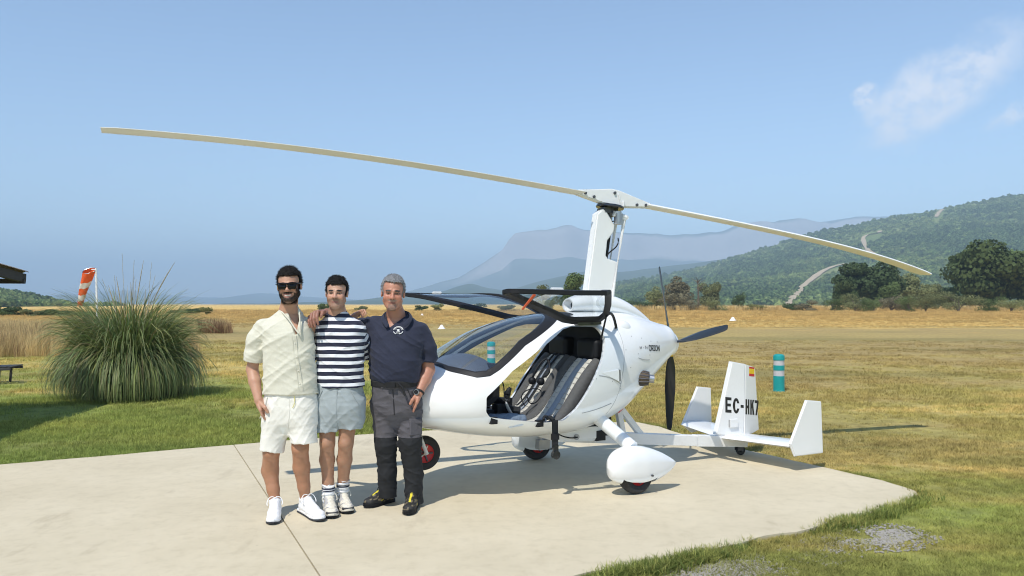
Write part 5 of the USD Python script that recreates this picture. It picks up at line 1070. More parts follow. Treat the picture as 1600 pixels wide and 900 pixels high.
    wt = thing('wristwatch', None, None, parent=p); ax = (wr - el) / np.linalg.norm(wr - el); wc = wr - ax * .008
    u = np.cross(ax, [0, 1., 0]); u /= np.linalg.norm(u); v = np.cross(ax, u)
    obj('strap', tube([wc + .034 * (math.cos(a) * u + math.sin(a) * v) for a in np.linspace(0, 2 * math.pi, 28)], .009, 8), STRAPB, wt)
    fd = -.5 * u * np.sign(u[0]) * 0 + np.array([-.35, -.93, .1]); fd /= np.linalg.norm(fd); obj('case', tube([wc + fd * .030, wc + fd * .046], .021, 20), STEEL, wt); obj('dial', tube([wc + fd * .046, wc + fd * .048], .017, 20), BLACKRUB, wt)
    def style(q):
        n = meshkit.noise(np.c_[q[:, 0] * 14, q[:, 1] * 70, q[:, 2] * 60], 8); c = np.tile([.018, .017, .016], (len(q), 1)); c[n > .60] = (.16, .13, .08)
        k = (np.abs(q[:, 1]) < .008) & (q[:, 2] > .055) & (q[:, 0] > .3) & (q[:, 0] < .72); c[k] = (.62, .52, .03); k = (np.abs(q[:, 2] - .060 - .12 * (.4 - q[:, 0])) < .004) & (q[:, 0] < .55); c[k] = (.55, .45, .05); return c
    shoe(p, ground(613, 783), ground(569.5, 794.5), SHOETINT, BLACKRUB, BLACKRUB, style, 'trail_shoe'); shoe(p, ground(647.5, 788), ground(637, 806.5), SHOETINT, BLACKRUB, BLACKRUB, style, 'trail_shoe')
man_linen(); man_striped(); man_polo()
# ------------------------------------------------------------------ far land
def sheet(P):
    nx, ny = P.shape[:2]; i, j = np.meshgrid(np.arange(nx - 1), np.arange(ny - 1), indexing='ij'); a = (i * ny + j).ravel()
    return T(P.reshape(-1, 3), np.vstack([np.stack([a, a + ny, a + ny + 1], 1), np.stack([a, a + ny + 1, a + 1], 1)]))
def hill(ridge, Yr, Yb, nx=160, ny=46, rough=.10, freq=6.0, seed=0, power=.85, cliff=0.0):
    """A range whose crest runs through the given points of the skyline at depth Yr and whose foot lies at depth Yb."""
    r = np.array(ridge, float); u = np.linspace(r[0, 0], r[-1, 0], nx); py = PC(r[:, 0], r[:, 1])(u)
    X = (u - 800) / FPX * Yr; Z = np.maximum((HOR - py) / FPX * Yr + EYE, 0)
    b = np.r_[np.linspace(0, 1, ny), 1.12, 1.35]; P = np.zeros((nx, len(b), 3)); sc = max(Z.max(), 1)
    for k, t in enumerate(b):
        h = t ** power if t <= 1 else max(0, 1 - (t - 1) * 2.4)
        if cliff: h = np.where(t < .62, .62 * (t / .62) ** 1.1, .62 + .38 * np.clip((t - .62 - .05 * (meshkit.fbm(np.c_[X / 900, X * 0, X * 0], 4, 3) - .5)) / .035, 0, 1) ** .8 * (.93 + .07 * t)) if t <= 1 else h
        Y = Yb + (Yr - Yb) * t; xx = X * (.55 + .45 * Y / Yr)
        q = np.stack([xx / Yr * freq * 2, np.full(nx, Y / Yr * freq * 2), np.zeros(nx)], 1)
        n = meshkit.fbm(q + 40, 5, seed) - .5; d = meshkit.fbm(q * [1.4, .5, 1] + 90, 4, seed + 7) - .5
        w = math.sin(math.pi * min(t, 1)) if t <= 1 else 0
        P[:, k] = np.stack([xx, Y + d * (Yr - Yb) * .12 * w, Z * h * (1 + rough * 3 * n * w) + sc * rough * d * w - 3 * (t == 0) - (8 if t > 1.3 else 0)], 1)
    fine = meshkit.fbm(np.c_[P[:, ny - 1, 0] / Yr * 60, np.zeros((nx, 2))], 3, seed + 3) - .5; P[:, ny - 1, 2] += fine * sc * (.07 if cliff else .02); P[:, ny - 2, 2] += fine * sc * (.05 if cliff else .0)
    m = sheet(P); return m
def land(name, stops, scale, rock=None):
    n = {'g': ('geometry', {}), 'n': ('noise_texture', {'scale': scale, 'detail': 7.0, 'roughness': .65}), 'r': ('rgb_ramp', {'ramp': stops}), 'p': ('principled_bsdf', {'roughness': .95, 'specular_ior_level': .05})}
    l = [('g.position', 'n.vector'), ('n.fac', 'r.fac')]
    if rock:
        n['s'] = ('separate_xyz', {}); n['mr'] = ('map_range', {'range_type': 'smoothstep', 'from_min': rock[1], 'from_max': rock[0], 'to_min': 0., 'to_max': 1., 'clamp': True}); n['mx'] = ('mix', {'color2': (.36, .34, .32)})
        l += [('g.normal', 's.vector'), ('s.z', 'mr.value'), ('mr.result', 'mx.fac'), ('r.color', 'mx.color1'), ('mx.color', 'p.base_color')]
    else: l.append(('r.color', 'p.base_color'))
    return usdkit.material(stage, LOOK + name, n, l, surface='p.BSDF')
SCRUB = land('scrub_slope', [(.3, (.09, .125, .045)), (.45, (.125, .17, .055)), (.58, (.17, .205, .07)), (.70, (.26, .24, .12))], .006)
FARL = land('far_slope', [(.35, (.05, .075, .045)), (.6, (.09, .11, .065))], .0012)
ROCKL = land('cliff_slope', [(.35, (.08, .11, .09)), (.6, (.12, .15, .12))], .0009, (.60, .90))
far = hill([(560, 478), (690, 449), (720, 441), (752, 424), (778, 410), (790, 402), (800, 383), (830, 379), (850, 378), (880, 369), (905, 376), (930, 377), (990, 380), (1050, 379), (1100, 374), (1150, 369), (1190, 363), (1240, 359), (1300, 353), (1400, 356), (1700, 385), (2300, 420), (2900, 478)], 7800, 4900, 260, 60, .10, 7.0, 5, 1.0, cliff=1.0)
obj('mountain', far, ROCKL, None, smooth=60, kind='structure', label='distant blue mountain range with pale cliffs behind the rotor mast', cat='mountain')
obj('mountain', hill([(-900, 470), (-300, 452), (60, 464), (110, 460), (200, 454), (300, 464), (345, 465), (410, 458), (470, 463), (560, 468), (640, 474), (700, 480)], 9000, 6400, 160, 20, .08, 5., 15), FARL, None, smooth=60, kind='structure', label='faint blue mountain ridge on the left horizon', cat='mountain')
mid = hill([(430, 480), (560, 470), (640, 459), (690, 456), (715, 447), (735, 443), (760, 449), (790, 453), (830, 443), (880, 431), (920, 424), (960, 425), (1050, 415), (1200, 400), (1500, 420), (1800, 480)], 4200, 2500, 170, 26, .10, 7., 25)
obj('hill', mid, land('mid_slope', [(.35, (.035, .06, .03)), (.6, (.07, .095, .045))], .003), None, smooth=60, kind='structure', label='hazy blue-green hill behind the raised doors', cat='hill')
near_ridge = [(860, 484), (910, 466), (945, 447), (975, 440), (1000, 436), (1025, 433), (1060, 425), (1110, 412), (1165, 396), (1200, 386), (1245, 372), (1290, 360), (1340, 350), (1400, 338), (1450, 330), (1500, 320), (1550, 311), (1600, 304), (1700, 296), (1900, 300), (2300, 330), (2900, 420)]
nh = hill(near_ridge, 2300, 760, 220, 70, .075, 9., 35, .92)
obj('hill', nh, SCRUB, None, smooth=60, kind='structure', label='wooded green hill with dirt tracks, rising to the right', cat='hill')
lh = hill([(-900, 420), (-300, 436), (-80, 449), (0, 456), (30, 460), (60, 468), (90, 477), (115, 487), (140, 494), (180, 500)], 640, 300, 110, 34, .08, 7., 45)
obj('hill', lh, SCRUB, None, smooth=60, kind='structure', label='low wooded hill at the left edge', cat='hill')
import trimesh.ray.ray_pyembree as _re
def hitter(m):
    R = _re.RayMeshIntersector(m)
    def f(pts):
        d = np.array([[(x - 800) / FPX, 1, (HOR - y) / FPX] for x, y in pts]); o = np.tile([0, 0, EYE], (len(d), 1)); loc, ir, _ = R.intersects_location(o, d, multiple_hits=False)
        s = np.argsort(ir); return loc[s]
    return f
on_hill = hitter(nh)
TRACK = mat('track_dirt', (.40, .32, .21), .95, .15, .05)
track_px = []
def track(pts, label, wd=4.2):
    q = spline([(x, y, 0) for x, y in pts], 60)[:, :2]; track_px.append(q); c = on_hill(q)
    if len(c) < 4: return
    d = np.gradient(c, axis=0); s = np.cross(d, [0, 0, 1.]); s /= np.linalg.norm(s, axis=1, keepdims=True) + 1e-9
    w = wd * (.75 + .5 * meshkit.noise(np.c_[np.arange(len(c)) * .35, np.zeros((len(c), 2))], 3))[:, None]
    obj('dirt_track', sheet(np.stack([c - s * w + [0, 0, 2.2], c + [0, 0, 2.8], c + s * w + [0, 0, 2.2]], 1)), TRACK, None, smooth=True, kind='structure', label=label, cat='track')
track([(1222, 484), (1240, 467), (1252, 452), (1268, 438), (1286, 425), (1305, 417), (1330, 413)], 'pale dirt track curving up the foot of the wooded hill', 5.0)
track([(1374, 404), (1365, 398), (1355, 390), (1350, 380), (1349, 373), (1356, 368), (1375, 362)], 'pale zigzag track halfway up the wooded hill', 4.5)
track([(1463, 340), (1467, 333), (1473, 328)], 'short pale scar near the crest of the wooded hill', 5.0)
def scatter(m, n, seed, win):
    """Random points of a surface that face the camera inside the pixel window."""
    g = np.random.default_rng(seed); x0, x1, y0, y1 = win; pts = np.stack([g.uniform(x0, x1, n), g.uniform(y0, y1, n)], 1); d = np.c_[(pts[:, 0] - 800) / FPX, np.ones(n), (HOR - pts[:, 1]) / FPX]
    loc, ir, _ = _re.RayMeshIntersector(m).intersects_location(np.tile([0, 0, EYE], (n, 1)), d, multiple_hits=False); return loc, pts[ir]
def bush_proto(seed, n=70):
    g = np.random.default_rng(seed); v = []; f = []
    for i in range(n):
        a = g.normal(size=3); a /= np.linalg.norm(a); c = a * g.uniform(.5, 1.0) * [1, 1, .8] + [0, 0, .55]; b = np.linalg.qr(g.normal(size=(3, 3)))[0]; s = g.uniform(.16, .30)
        k = len(v); v += [c + s * (-b[0] - b[1]), c + s * (b[0] - b[1]), c + s * (b[0] * .8 + b[1]), c + s * (-b[0] + b[1] * .8)]; f += [[k, k + 1, k + 2], [k, k + 2, k + 3]]
    return T(v, f)
def instances(name, protos, mats, pos, scl, rot, idx, label=None, cat=None):
    pi = UsdGeom.PointInstancer.Define(stage, _name('/World', name)); base = str(pi.GetPath()); t = []
    for i, (m, mt) in enumerate(zip(protos, mats)):
        UsdGeom.Scope.Define(stage, base + '/kinds'); usdkit.mesh(stage, f'{base}/kinds/kind_{i:03d}', m, mt, False); t.append(Sdf.Path(f'{base}/kinds/kind_{i:03d}'))
    pi.CreatePrototypesRel().SetTargets(t); pi.CreateProtoIndicesAttr(Vt.IntArray.FromNumpy(np.asarray(idx, np.int32)))
    pi.CreatePositionsAttr(Vt.Vec3fArray.FromNumpy(np.asarray(pos, np.float32)))
    s = np.asarray(scl, np.float32); s = np.repeat(s[:, None], 3, 1) if s.ndim == 1 else s; pi.CreateScalesAttr(Vt.Vec3fArray.FromNumpy(np.ascontiguousarray(s)))
    h = np.asarray(rot, float) / 2; pi.CreateOrientationsAttr(Vt.QuathArray([Gf.Quath(float(c), 0, 0, float(k)) for c, k in zip(np.cos(h), np.sin(h))]))
    return tag(pi.GetPrim(), label, cat, None, 'stuff')
def leafmat(name, col, var=.35, trans=.2, sc=1.5):
    n = {'g': ('geometry', {}), 'no': ('noise_texture', {'scale': sc, 'detail': 4.0}), 'oi': ('object_info', {}), 'mr': ('map_range', {'from_min': .2, 'from_max': .8, 'to_min': 1 - var, 'to_max': 1 + var}), 'm2': ('map_range', {'to_min': .75, 'to_max': 1.3}), 'mm': ('math', {'math_type': 'multiply'}),
         'mu': ('vector_math', {'math_type': 'scale', 'vector1': col}), 'p': ('principled_bsdf', {'roughness': .75, 'specular_ior_level': .15}), 'tr': ('translucent_bsdf', {}), 'mx': ('mix_closure', {'fac': trans})}
    l = [('g.position', 'no.vector'), ('no.fac', 'mr.value'), ('oi.random', 'm2.value'), ('mr.result', 'mm.value1'), ('m2.result', 'mm.value2'), ('mm.value', 'mu.scale'), ('mu.vector', 'p.base_color'), ('mu.vector', 'tr.color'), ('p.BSDF', 'mx.closure1'), ('tr.BSDF', 'mx.closure2')]
    return usdkit.material(stage, LOOK + name, n, l, surface='mx.closure')
BUSH = [leafmat('hill_scrub_dark', (.095, .145, .048), .3, .15, .02), leafmat('hill_scrub_mid', (.14, .20, .06), .3, .15, .02), leafmat('hill_scrub_pale', (.20, .25, .08), .3, .15, .02)]
for m, n, sd, win, sc, lab in ((nh, 32000, 1, (850, 1720, 296, 484), (3.0, 7.0), 'scrub and low woodland covering the big hill'), (lh, 5000, 2, (-120, 190, 440, 497), (2.2, 4.5), 'woodland covering the low hill at left')):
    loc, px = scatter(m, n, sd, win)
    if m is nh:
        keep = np.ones(len(loc), bool)
        for q in track_px: keep &= np.sqrt((((px[:, None] - q[None, ::3]) / [1.0, 1.5] - [0, 2.5]) ** 2).sum(-1)).min(1) > 5.6
        loc = loc[keep]
    g = np.random.default_rng(sd); pn = meshkit.fbm(loc * .006 + 5, 4, 8); idx = np.clip(((pn - .5) * 5 + 1.5 + g.normal(0, .55, len(loc))).astype(int), 0, 2)
    instances('woodland', [bush_proto(3), bush_proto(4), bush_proto(5)], BUSH, loc - [0, 0, .6], g.uniform(*sc, len(loc)) * (.75 + .25 * (idx == 0)), g.uniform(0, 6.3, len(loc)), idx, lab, 'woodland')
# ------------------------------------------------------------------ trees and shrubs at the field's edge
LEAF = {'oak': leafmat('oak_leaf', (.09, .125, .042), .35, .2, .8), 'olive': leafmat('olive_leaf', (.17, .185, .08), .3, .25, .8), 'pale': leafmat('pale_leaf', (.16, .17, .06), .3, .35, .8), 'brown': leafmat('brown_leaf', (.15, .135, .08), .3, .2, .8), 'dark': leafmat('dark_leaf', (.065, .098, .038), .3, .15, .8)}
BARK = mat('bark', (.11, .085, .065), .95, .3, 3.)
def crown(g, w, h, base, n, size, open_=.0, lobes=9, low=.15):
    """Leaf sprays in a cloud of uneven lobes."""
    L_ = []
    for i in range(lobes):
        a = g.uniform(0, 2 * np.pi); r = math.sqrt(g.uniform(0, 1)) * w * .33; z = base + (h - base) * (g.uniform(low, .82) if i else .55)
        q = (1 - .45 * abs((z - base) / (h - base) - .42)); L_.append((np.array([r * math.cos(a), r * math.sin(a), z]), np.array([w * g.uniform(.18, .31) * q, w * g.uniform(.18, .31) * q, (h - base) * g.uniform(.15, .27)])))
    v = np.zeros((n * 4, 3)); ids = g.integers(0, lobes, n); u = g.normal(size=(n, 3)); u /= np.linalg.norm(u, axis=1, keepdims=True); rr = g.uniform(.45, 1.08, n) ** .5
    c = np.array([L_[i][0] for i in ids]) + u * np.array([L_[i][1] for i in ids]) * rr[:, None]
    c += (meshkit.noise(c / size * .35, 3)[:, None] - .5) * u * size * 2.2
    c[:, 2] = np.maximum(c[:, 2], base * .3)
    x = g.normal(size=(n, 3)); x -= (x * u).sum(1, keepdims=True) * u * .6; x /= np.linalg.norm(x, axis=1, keepdims=True); y = np.cross(u + .5 * g.normal(size=(n, 3)), x); y /= np.linalg.norm(y, axis=1, keepdims=True)
    s = size * g.uniform(.55, 1.25, (n, 1))
    v[0::4] = c - x * s - y * s * .3; v[1::4] = c + y * s * -.9; v[2::4] = c + x * s + y * s * .2; v[3::4] = c + y * s * .9
    k = np.arange(n) * 4; return T(v, np.vstack([np.stack([k, k + 1, k + 2], 1), np.stack([k, k + 2, k + 3], 1)])), L_
def tree(px, py, Y, wpx, toppx, kind, label, cat='tree', n=3200, seed=0, base=.22, lobes=14, size=None, name=None, group=None, leaf=True):
    g = np.random.default_rng(seed + 100); X = (px - 800) / FPX * Y; w = wpx / FPX * Y; h = EYE + (HOR - toppx) / FPX * Y - GZ
    t = thing(name or ('tree' if cat == 'tree' else 'shrub'), label, cat, (X, Y, GZ), 0, group)
    cr, L_ = crown(g, w, h, h * base, int(n * 2.2), size or max(.09, min(w, h) * .030), lobes=lobes, low=.15 if cat == 'tree' else -.05)
    tb = [tube(spline([(0, 0, -.3), (w * .01, 0, h * base * .9), (L_[0][0] * [.3, .3, 1])], 8), np.linspace(w * .028, w * .012, 8), 7)]
    for c, r in L_[1:7]: tb.append(tube(spline([(0, 0, h * base * .7), c * [.4, .4, .8], c], 6), np.linspace(w * .014, w * .003, 6), 5))
    obj('trunk', cat_(tb), BARK, t); obj('crown', cr, LEAF[kind], t, smooth=False)
    return t
T_ = [
 (1562, 484, 188, 150, 378, 'oak', 'largest dark oak, at the right edge of the field', 'tree', 5200, .12), (1612, 484, 196, 130, 386, 'oak', 'dark oak cut by the right edge of the frame', 'tree', 3500, .12),
 (1358, 484, 190, 92, 408, 'dark', 'round dark oak below the end of the rotor blade', 'tree', 4200, .15), (1318, 484, 186, 50, 436, 'oak', 'dark tree on the left flank of the round oak', 'tree', 2200, .1),
 (1408, 484, 200, 60, 424, 'olive', 'olive green tree between the two dark oaks', 'tree', 2400, .12), (1455, 484, 197, 66, 440, 'olive', 'grey-green tree left of the largest oak', 'tree', 2400, .1),
 (1522, 484, 192, 74, 412, 'oak', 'dark oak filling the gap left of the largest one', 'tree', 3200, .08), (1484, 484, 194, 50, 447, 'dark', 'small dark tree in the mass left of the largest oak', 'tree', 1800, .05), (1384, 484, 187, 44, 432, 'oak', 'green tree joined to the right side of the round oak', 'tree', 2000, .08),
 (1062, 484, 200, 48, 433, 'brown', 'greyish brown tree behind the upright propeller blade', 'tree', 2400, .12), (1022, 484, 205, 34, 448, 'olive', 'small grey-green tree left of the propeller', 'tree', 1800, .1),
 (1112, 484, 215, 44, 440, 'olive', 'olive tree right of the propeller blade', 'tree', 2200, .1), (1154, 484, 215, 22, 457, 'dark', 'small round dark tree at the foot of the hill', 'tree', 1400, .1),
 (893, 484, 150, 46, 427, 'oak', 'round dark green tree just left of the mast', 'tree', 3000, .15), (848, 484, 160, 26, 438, 'pale', 'thin olive tree above the open near door', 'tree', 1300, .25),
 (322, 492, 110, 22, 478, 'pale', 'sparse yellow-green sapling right of the pampas grass', 'tree', 420, .2), (300, 491, 120, 30, 482, 'dark', 'dark bushy tree behind the sparse sapling', 'tree', 1600, .05), (272, 491, 124, 30, 485, 'dark', 'dark tree showing past the pampas grass edge', 'tree', 1300, .05),
 (508, 487, 170, 22, 473, 'oak', 'dark tree seen beside the neck of the man in stripes', 'tree', 1300, .1), (564, 487, 170, 20, 478, 'olive', 'small tree between the man in stripes and the man in navy', 'tree', 900, .1)]
for i, (px, py, Y, w, top, kind, lab, c, n, b) in enumerate(T_): tree(px, py, Y, w, top, kind, lab, c, n, i, b)
S_ = [
 (1420, 158, 50, 462, 'oak', 'dark green shrub between the dry brown one and the olive one'), (1580, 148, 60, 466, 'olive', 'olive shrub at the right edge under the oaks'), (1300, 168, 44, 464, 'oak', 'dark shrub left of the round oak'), (1365, 156, 44, 464, 'oak', 'dark shrub in front of the round oak trunk'),
 (1335, 160, 62, 458, 'olive', 'pale olive shrub at the foot of the round oak'), (1392, 165, 56, 455, 'brown', 'dry brownish shrub right of the round oak'), (1446, 152, 50, 458, 'olive', 'olive shrub in tall dry grass, mid right'), (1497, 150, 74, 452, 'olive', 'broad olive shrub left of the largest oak'), (1545, 152, 52, 462, 'oak', 'dark shrub under the largest oak'), (1262, 170, 40, 469, 'brown', 'low brown shrub at the foot of the dirt track'), (1240, 172, 30, 473, 'dark', 'low dark shrub left of the dirt track foot'),
 (1078, 175, 34, 464, 'brown', 'rusty brown shrub right of the propeller'), (1118, 172, 44, 465, 'olive', 'low olive shrub below the olive tree'), (1044, 176, 36, 458, 'brown', 'brown shrub behind the upright propeller blade'), (1005, 180, 30, 466, 'dark', 'dark shrub left of the propeller'), (975, 185, 40, 468, 'dark', 'dark hedge shrub right of the mast'), (1182, 175, 40, 475, 'pale', 'low yellow-green shrub in the gap under the hill'),
 (657, 180, 26, 477, 'dark', 'dark shrub just right of the man in navy'), (684, 180, 26, 474, 'olive', 'olive shrub in the hedge left of the far door'), (736, 170, 50, 473, 'oak', 'broad dark shrub seen under the far door'), (790, 172, 40, 476, 'olive', 'shrub seen through the far door glass'), (858, 150, 40, 462, 'olive', 'olive shrub below the thin olive tree'),
 (-14, 100, 50, 477, 'oak', 'tall dark shrub at the foot of the low hill, cut by the left edge'), (18, 104, 44, 479, 'dark', 'dark shrub at the foot of the low hill, below the roof corner'), (46, 100, 40, 483, 'olive', 'olive shrub at the foot of the low hill'), (74, 102, 44, 481, 'oak', 'green shrub between the low hill and the dry grass'), (104, 100, 40, 484, 'dark', 'dark shrub left of the windsock tip'), (132, 98, 34, 487, 'olive', 'olive shrub below the windsock')]
for i, (px, Y, w, top, kind, lab) in enumerate(S_): tree(px, 0, Y, w, top, kind, lab, 'shrub', 1300, 300 + i, .02, 8)
dt = thing('bare_tree', 'bare dead tree standing above the shrubs right of the propeller', 'tree', ((1090 - 800) / FPX * 195, 195, GZ)); g = np.random.default_rng(5)
obj('trunk', tube(spline([(0, 0, -.2), (.2, 0, 4), (-.1, 0, 7.5)], 10), np.linspace(.3, .1, 10), 7), BARK, dt)
for k in range(12):
    z = g.uniform(3.5, 7.3); a = g.uniform(0, 6.3); l = g.uniform(1.0, 2.6); e = np.array([math.cos(a) * l, math.sin(a) * l, l * .7]); b = obj('limb', tube(spline([(0, 0, z), np.array([0, 0, z]) + e * .5 + [0, 0, .2], np.array([0, 0, z]) + e], 7), np.linspace(.1, .03, 7), 5), BARK, dt)
# ------------------------------------------------------------------ grasses
def tuft(seed, n, h, spread, wid, lean=.6, seg=2):
    g = np.random.default_rng(seed); v, f = [], []
    for i in range(n):
        a, r = g.uniform(0, 6.283), spread * math.sqrt(g.uniform()); b = np.array([r * math.cos(a), r * math.sin(a), 0]); t = g.uniform(0, 6.283); ln = h * g.uniform(.55, 1.1); d = np.array([math.cos(t), math.sin(t), 0]); s = np.array([-d[1], d[0], 0]) * wid * .5; q = lean * g.uniform(.2, 1.2); k = len(v)
        for j in range(seg): u = j / seg; c = b + d * q * ln * u * u + np.array([0, 0, ln * u * (1 - .25 * q * u)]); v += [c - s * (1 - u * .4), c + s * (1 - u * .4)]
        v.append(b + d * q * ln + np.array([0, 0, ln * (1 - .25 * q)]))
        for j in range(seg - 1): f += [[k + 2*j, k + 2*j + 1, k + 2*j + 3], [k + 2*j, k + 2*j + 3, k + 2*j + 2]]
        e = k + 2 * (seg - 1); f.append([e, e + 1, e + 2])
    return T(v, f)
from shapely import contains_xy
g = np.random.default_rng(11); N = 110000; Yg = 1 / g.uniform(1 / 34., 1 / 3.6, N); Xg = g.uniform(-.80, .80, N) * Yg + g.uniform(-1, 1, N)
GRAVEL = [Polygon(rough_edge([ground(x, y)[:2] for x, y in pts + pts[:1]], .05, .1, 3)).buffer(0) for pts in ([(1035, 905), (1060, 880), (1110, 868), (1180, 872), (1210, 884), (1150, 905), (1100, 925)], [(1325, 838), (1360, 826), (1415, 824), (1438, 833), (1400, 842), (1350, 846)], [(1245, 858), (1275, 846), (1310, 840), (1300, 853), (1270, 862)])]
GR = unary_union(GRAVEL)
keep = ~contains_xy(PAD.buffer(.015), Xg, Yg) & (~contains_xy(GR, Xg, Yg) | (g.uniform(size=N) < .60))
pn = meshkit.fbm(np.c_[Xg * .8, Yg * .8, Xg * 0], 3, 4); keep &= g.uniform(size=N) < np.clip((pn - .25) * 3.2, .12, 1)
Xg, Yg, pn = Xg[keep], Yg[keep], pn[keep]; big = np.clip(Yg / 9., .8, 2.6)
lawn_side = np.where(Xg < 0, 1.0, .72)
sc = np.stack([big, big, (.55 + .8 * pn) * lawn_side * np.clip(big, .8, 1.4)], 1)
instances('lawn_grass', [tuft(i, 16, .060, .075, .0048, .9) for i in range(4)], [BLADES] * 4, np.c_[Xg, Yg, np.full(len(Xg), GZ - .002)], sc, g.uniform(0, 6.3, len(Xg)), g.integers(0, 4, len(Xg)), 'short mown grass round the pad', 'grass')
# the taller fringe that hangs over the pad's edge
def along(pts, n, off, seed):
    g = np.random.default_rng(seed); p = np.asarray(pts); d = np.r_[0, np.cumsum(np.linalg.norm(np.diff(p, axis=0), axis=1))]; u = g.uniform(0, d[-1], n); q = np.c_[np.interp(u, d, p[:, 0]), np.interp(u, d, p[:, 1])]; e = np.gradient(p, axis=0); nx = np.c_[np.interp(u, d, e[:, 1]), np.interp(u, d, -e[:, 0])]; nx /= np.linalg.norm(nx, axis=1, keepdims=True) + 1e-9
    return q, nx, u
ringp = np.array(PAD.exterior.coords); vis = ringp[(ringp[:, 1] > 3.6) & (ringp[:, 0] > -11)]
segs = vis[np.argsort(np.arange(len(vis)))]
q, nx, u = along(np.vstack([segs]), 9000, 0, 5); g = np.random.default_rng(6); out = nx * (np.abs(g.normal(0, .055, (len(q), 1))) + .0)
pp = q + out; ins = contains_xy(PAD.buffer(-.01), pp[:, 0], pp[:, 1]); pp[ins] = (q - out)[ins]; ok = ~contains_xy(PAD.buffer(-.02), pp[:, 0], pp[:, 1]) & ~contains_xy(joint.buffer(.3), pp[:, 0], pp[:, 1])
cl = meshkit.fbm(np.c_[q * 1.0, q[:, :1] * 0], 3, 12); ok &= g.uniform(size=len(q)) < np.clip((cl - .47) * 6.0, .06, 1)
pp, cl = pp[ok], cl[ok]; s0 = .5 + .9 * np.clip(cl - .4, 0, 1) + g.uniform(0, .3, len(pp)); near = (pp[:, 1] < 6.6) & (pp[:, 0] > .5); s0 = s0 * np.where(near, 1.15, .75)
EDGEG = leafmat('edge_grass_leaf', (.15, .20, .05), .45, .3, 2.2)
instances('edge_grass', [tuft(20 + i, 22, .075, .06, .0055, 1.1) for i in range(4)], [EDGEG, BLADES, EDGEG, BLADES], np.c_[pp, np.full(len(pp), GZ - .003)], s0, g.uniform(0, 6.3, len(pp)), g.integers(0, 4, len(pp)), 'ragged taller grass along the edge of the concrete', 'grass')
# weeds on the right-hand corner, gravel showing through the turf
GRAV = mat('gravel_stone', (.30, .28, .25), .9, .35, 45.)
g = np.random.default_rng(9); xs = g.uniform(.6, 3.6, 60000); ys = g.uniform(3.9, 5.9, 60000); k = contains_xy(GR.buffer(.02), xs, ys) | (contains_xy(GR.buffer(.16), xs, ys) & (g.uniform(size=60000) < .25)); k &= ~contains_xy(PAD.buffer(.02), xs, ys) & (g.uniform(size=60000) < 2.2 * meshkit.fbm(np.c_[xs * 3, ys * 3, xs * 0], 3, 2) - .35); xs, ys = xs[k], ys[k]
peb = []
for i in range(4):
    m = trimesh.creation.icosphere(1, 1.0); m.vertices *= 1 + .5 * (meshkit.noise(m.vertices * 1.3 + i * 7, i)[:, None] - .5); m.vertices *= [1, .8, .6]; peb.append(m)
instances('gravel', peb, [GRAV] * 4, np.c_[xs, ys, np.full(len(xs), GZ + .006)], g.uniform(.004, .011, len(xs)) , g.uniform(0, 6.3, len(xs)), g.integers(0, 4, len(xs)), 'loose grey gravel in the turf beside the pad', 'gravel')
# tall dry grass, thistles, golden stubble
STRAW = leafmat('straw', (.56, .42, .20), .35, .3, .5); THIS = leafmat('thistle_brown', (.24, .145, .08), .35, .2, .8); GOLD = leafmat('gold_stubble', (.50, .35, .14), .25, .3, .08)
g = np.random.default_rng(21); n = 2600; Yd = g.uniform(23, 44, n); pxd = g.uniform(-160, 300, n); Xd = (pxd - 800) / FPX * Yd
instances('dry_grass', [tuft(40 + i, 34, .85, .28, .012, .35, 3) for i in range(3)], [STRAW, STRAW, THIS], np.c_[Xd, Yd, np.full(n, GZ)], g.uniform(.7, 1.15, n) * (.75 + .5 * meshkit.noise(np.c_[Xd * .6, Yd * .6, Xd * 0], 2)), g.uniform(0, 6.3, n), g.choice(3, n, p=[.48, .42, .10]), 'tall dry grass behind the pampas clump at left', 'grass')
n = 420; Yd = g.uniform(42, 47, n); Xd = (g.uniform(282, 357, n) - 800) / FPX * Yd
instances('dry_thistles', [tuft(50 + i, 26, .80, .25, .016, .30, 3) for i in range(2)], [THIS, STRAW], np.c_[Xd, Yd, np.full(n, GZ)], g.uniform(.6, 1.15, n), g.uniform(0, 6.3, n), g.choice(2, n, p=[.75, .25]), 'brown dry thistles right of the pampas clump', 'thistles')
n = 24000; Yd = 1 / g.uniform(1 / 200., 1 / 52., n) ; Xd = g.uniform(-.78, .78, n) * Yd
instances('stubble', [tuft(60 + i, 30, .34, .55, .03, .5, 2) for i in range(3)], [GOLD] * 3, np.c_[Xd, Yd, np.full(n, GZ)], g.uniform(.5, 1.1, n) * np.clip((Yd - 40) / 70, .22, 1.5), g.uniform(0, 6.3, n), g.integers(0, 3, n), 'golden dry grass on the far half of the airfield', 'grass')
n = 900; Yd = g.uniform(172, 186, n); Xd = (g.uniform(900, 1640, n) - 800) / FPX * Yd
instances('tall_straw', [tuft(70 + i, 30, 1.5, .8, .05, .35, 3) for i in range(2)], [GOLD, STRAW], np.c_[Xd, Yd, np.full(n, GZ)], g.uniform(.5, 1.1, n), g.uniform(0, 6.3, n), g.integers(0, 2, n), 'tall straw in front of the far trees', 'grass')
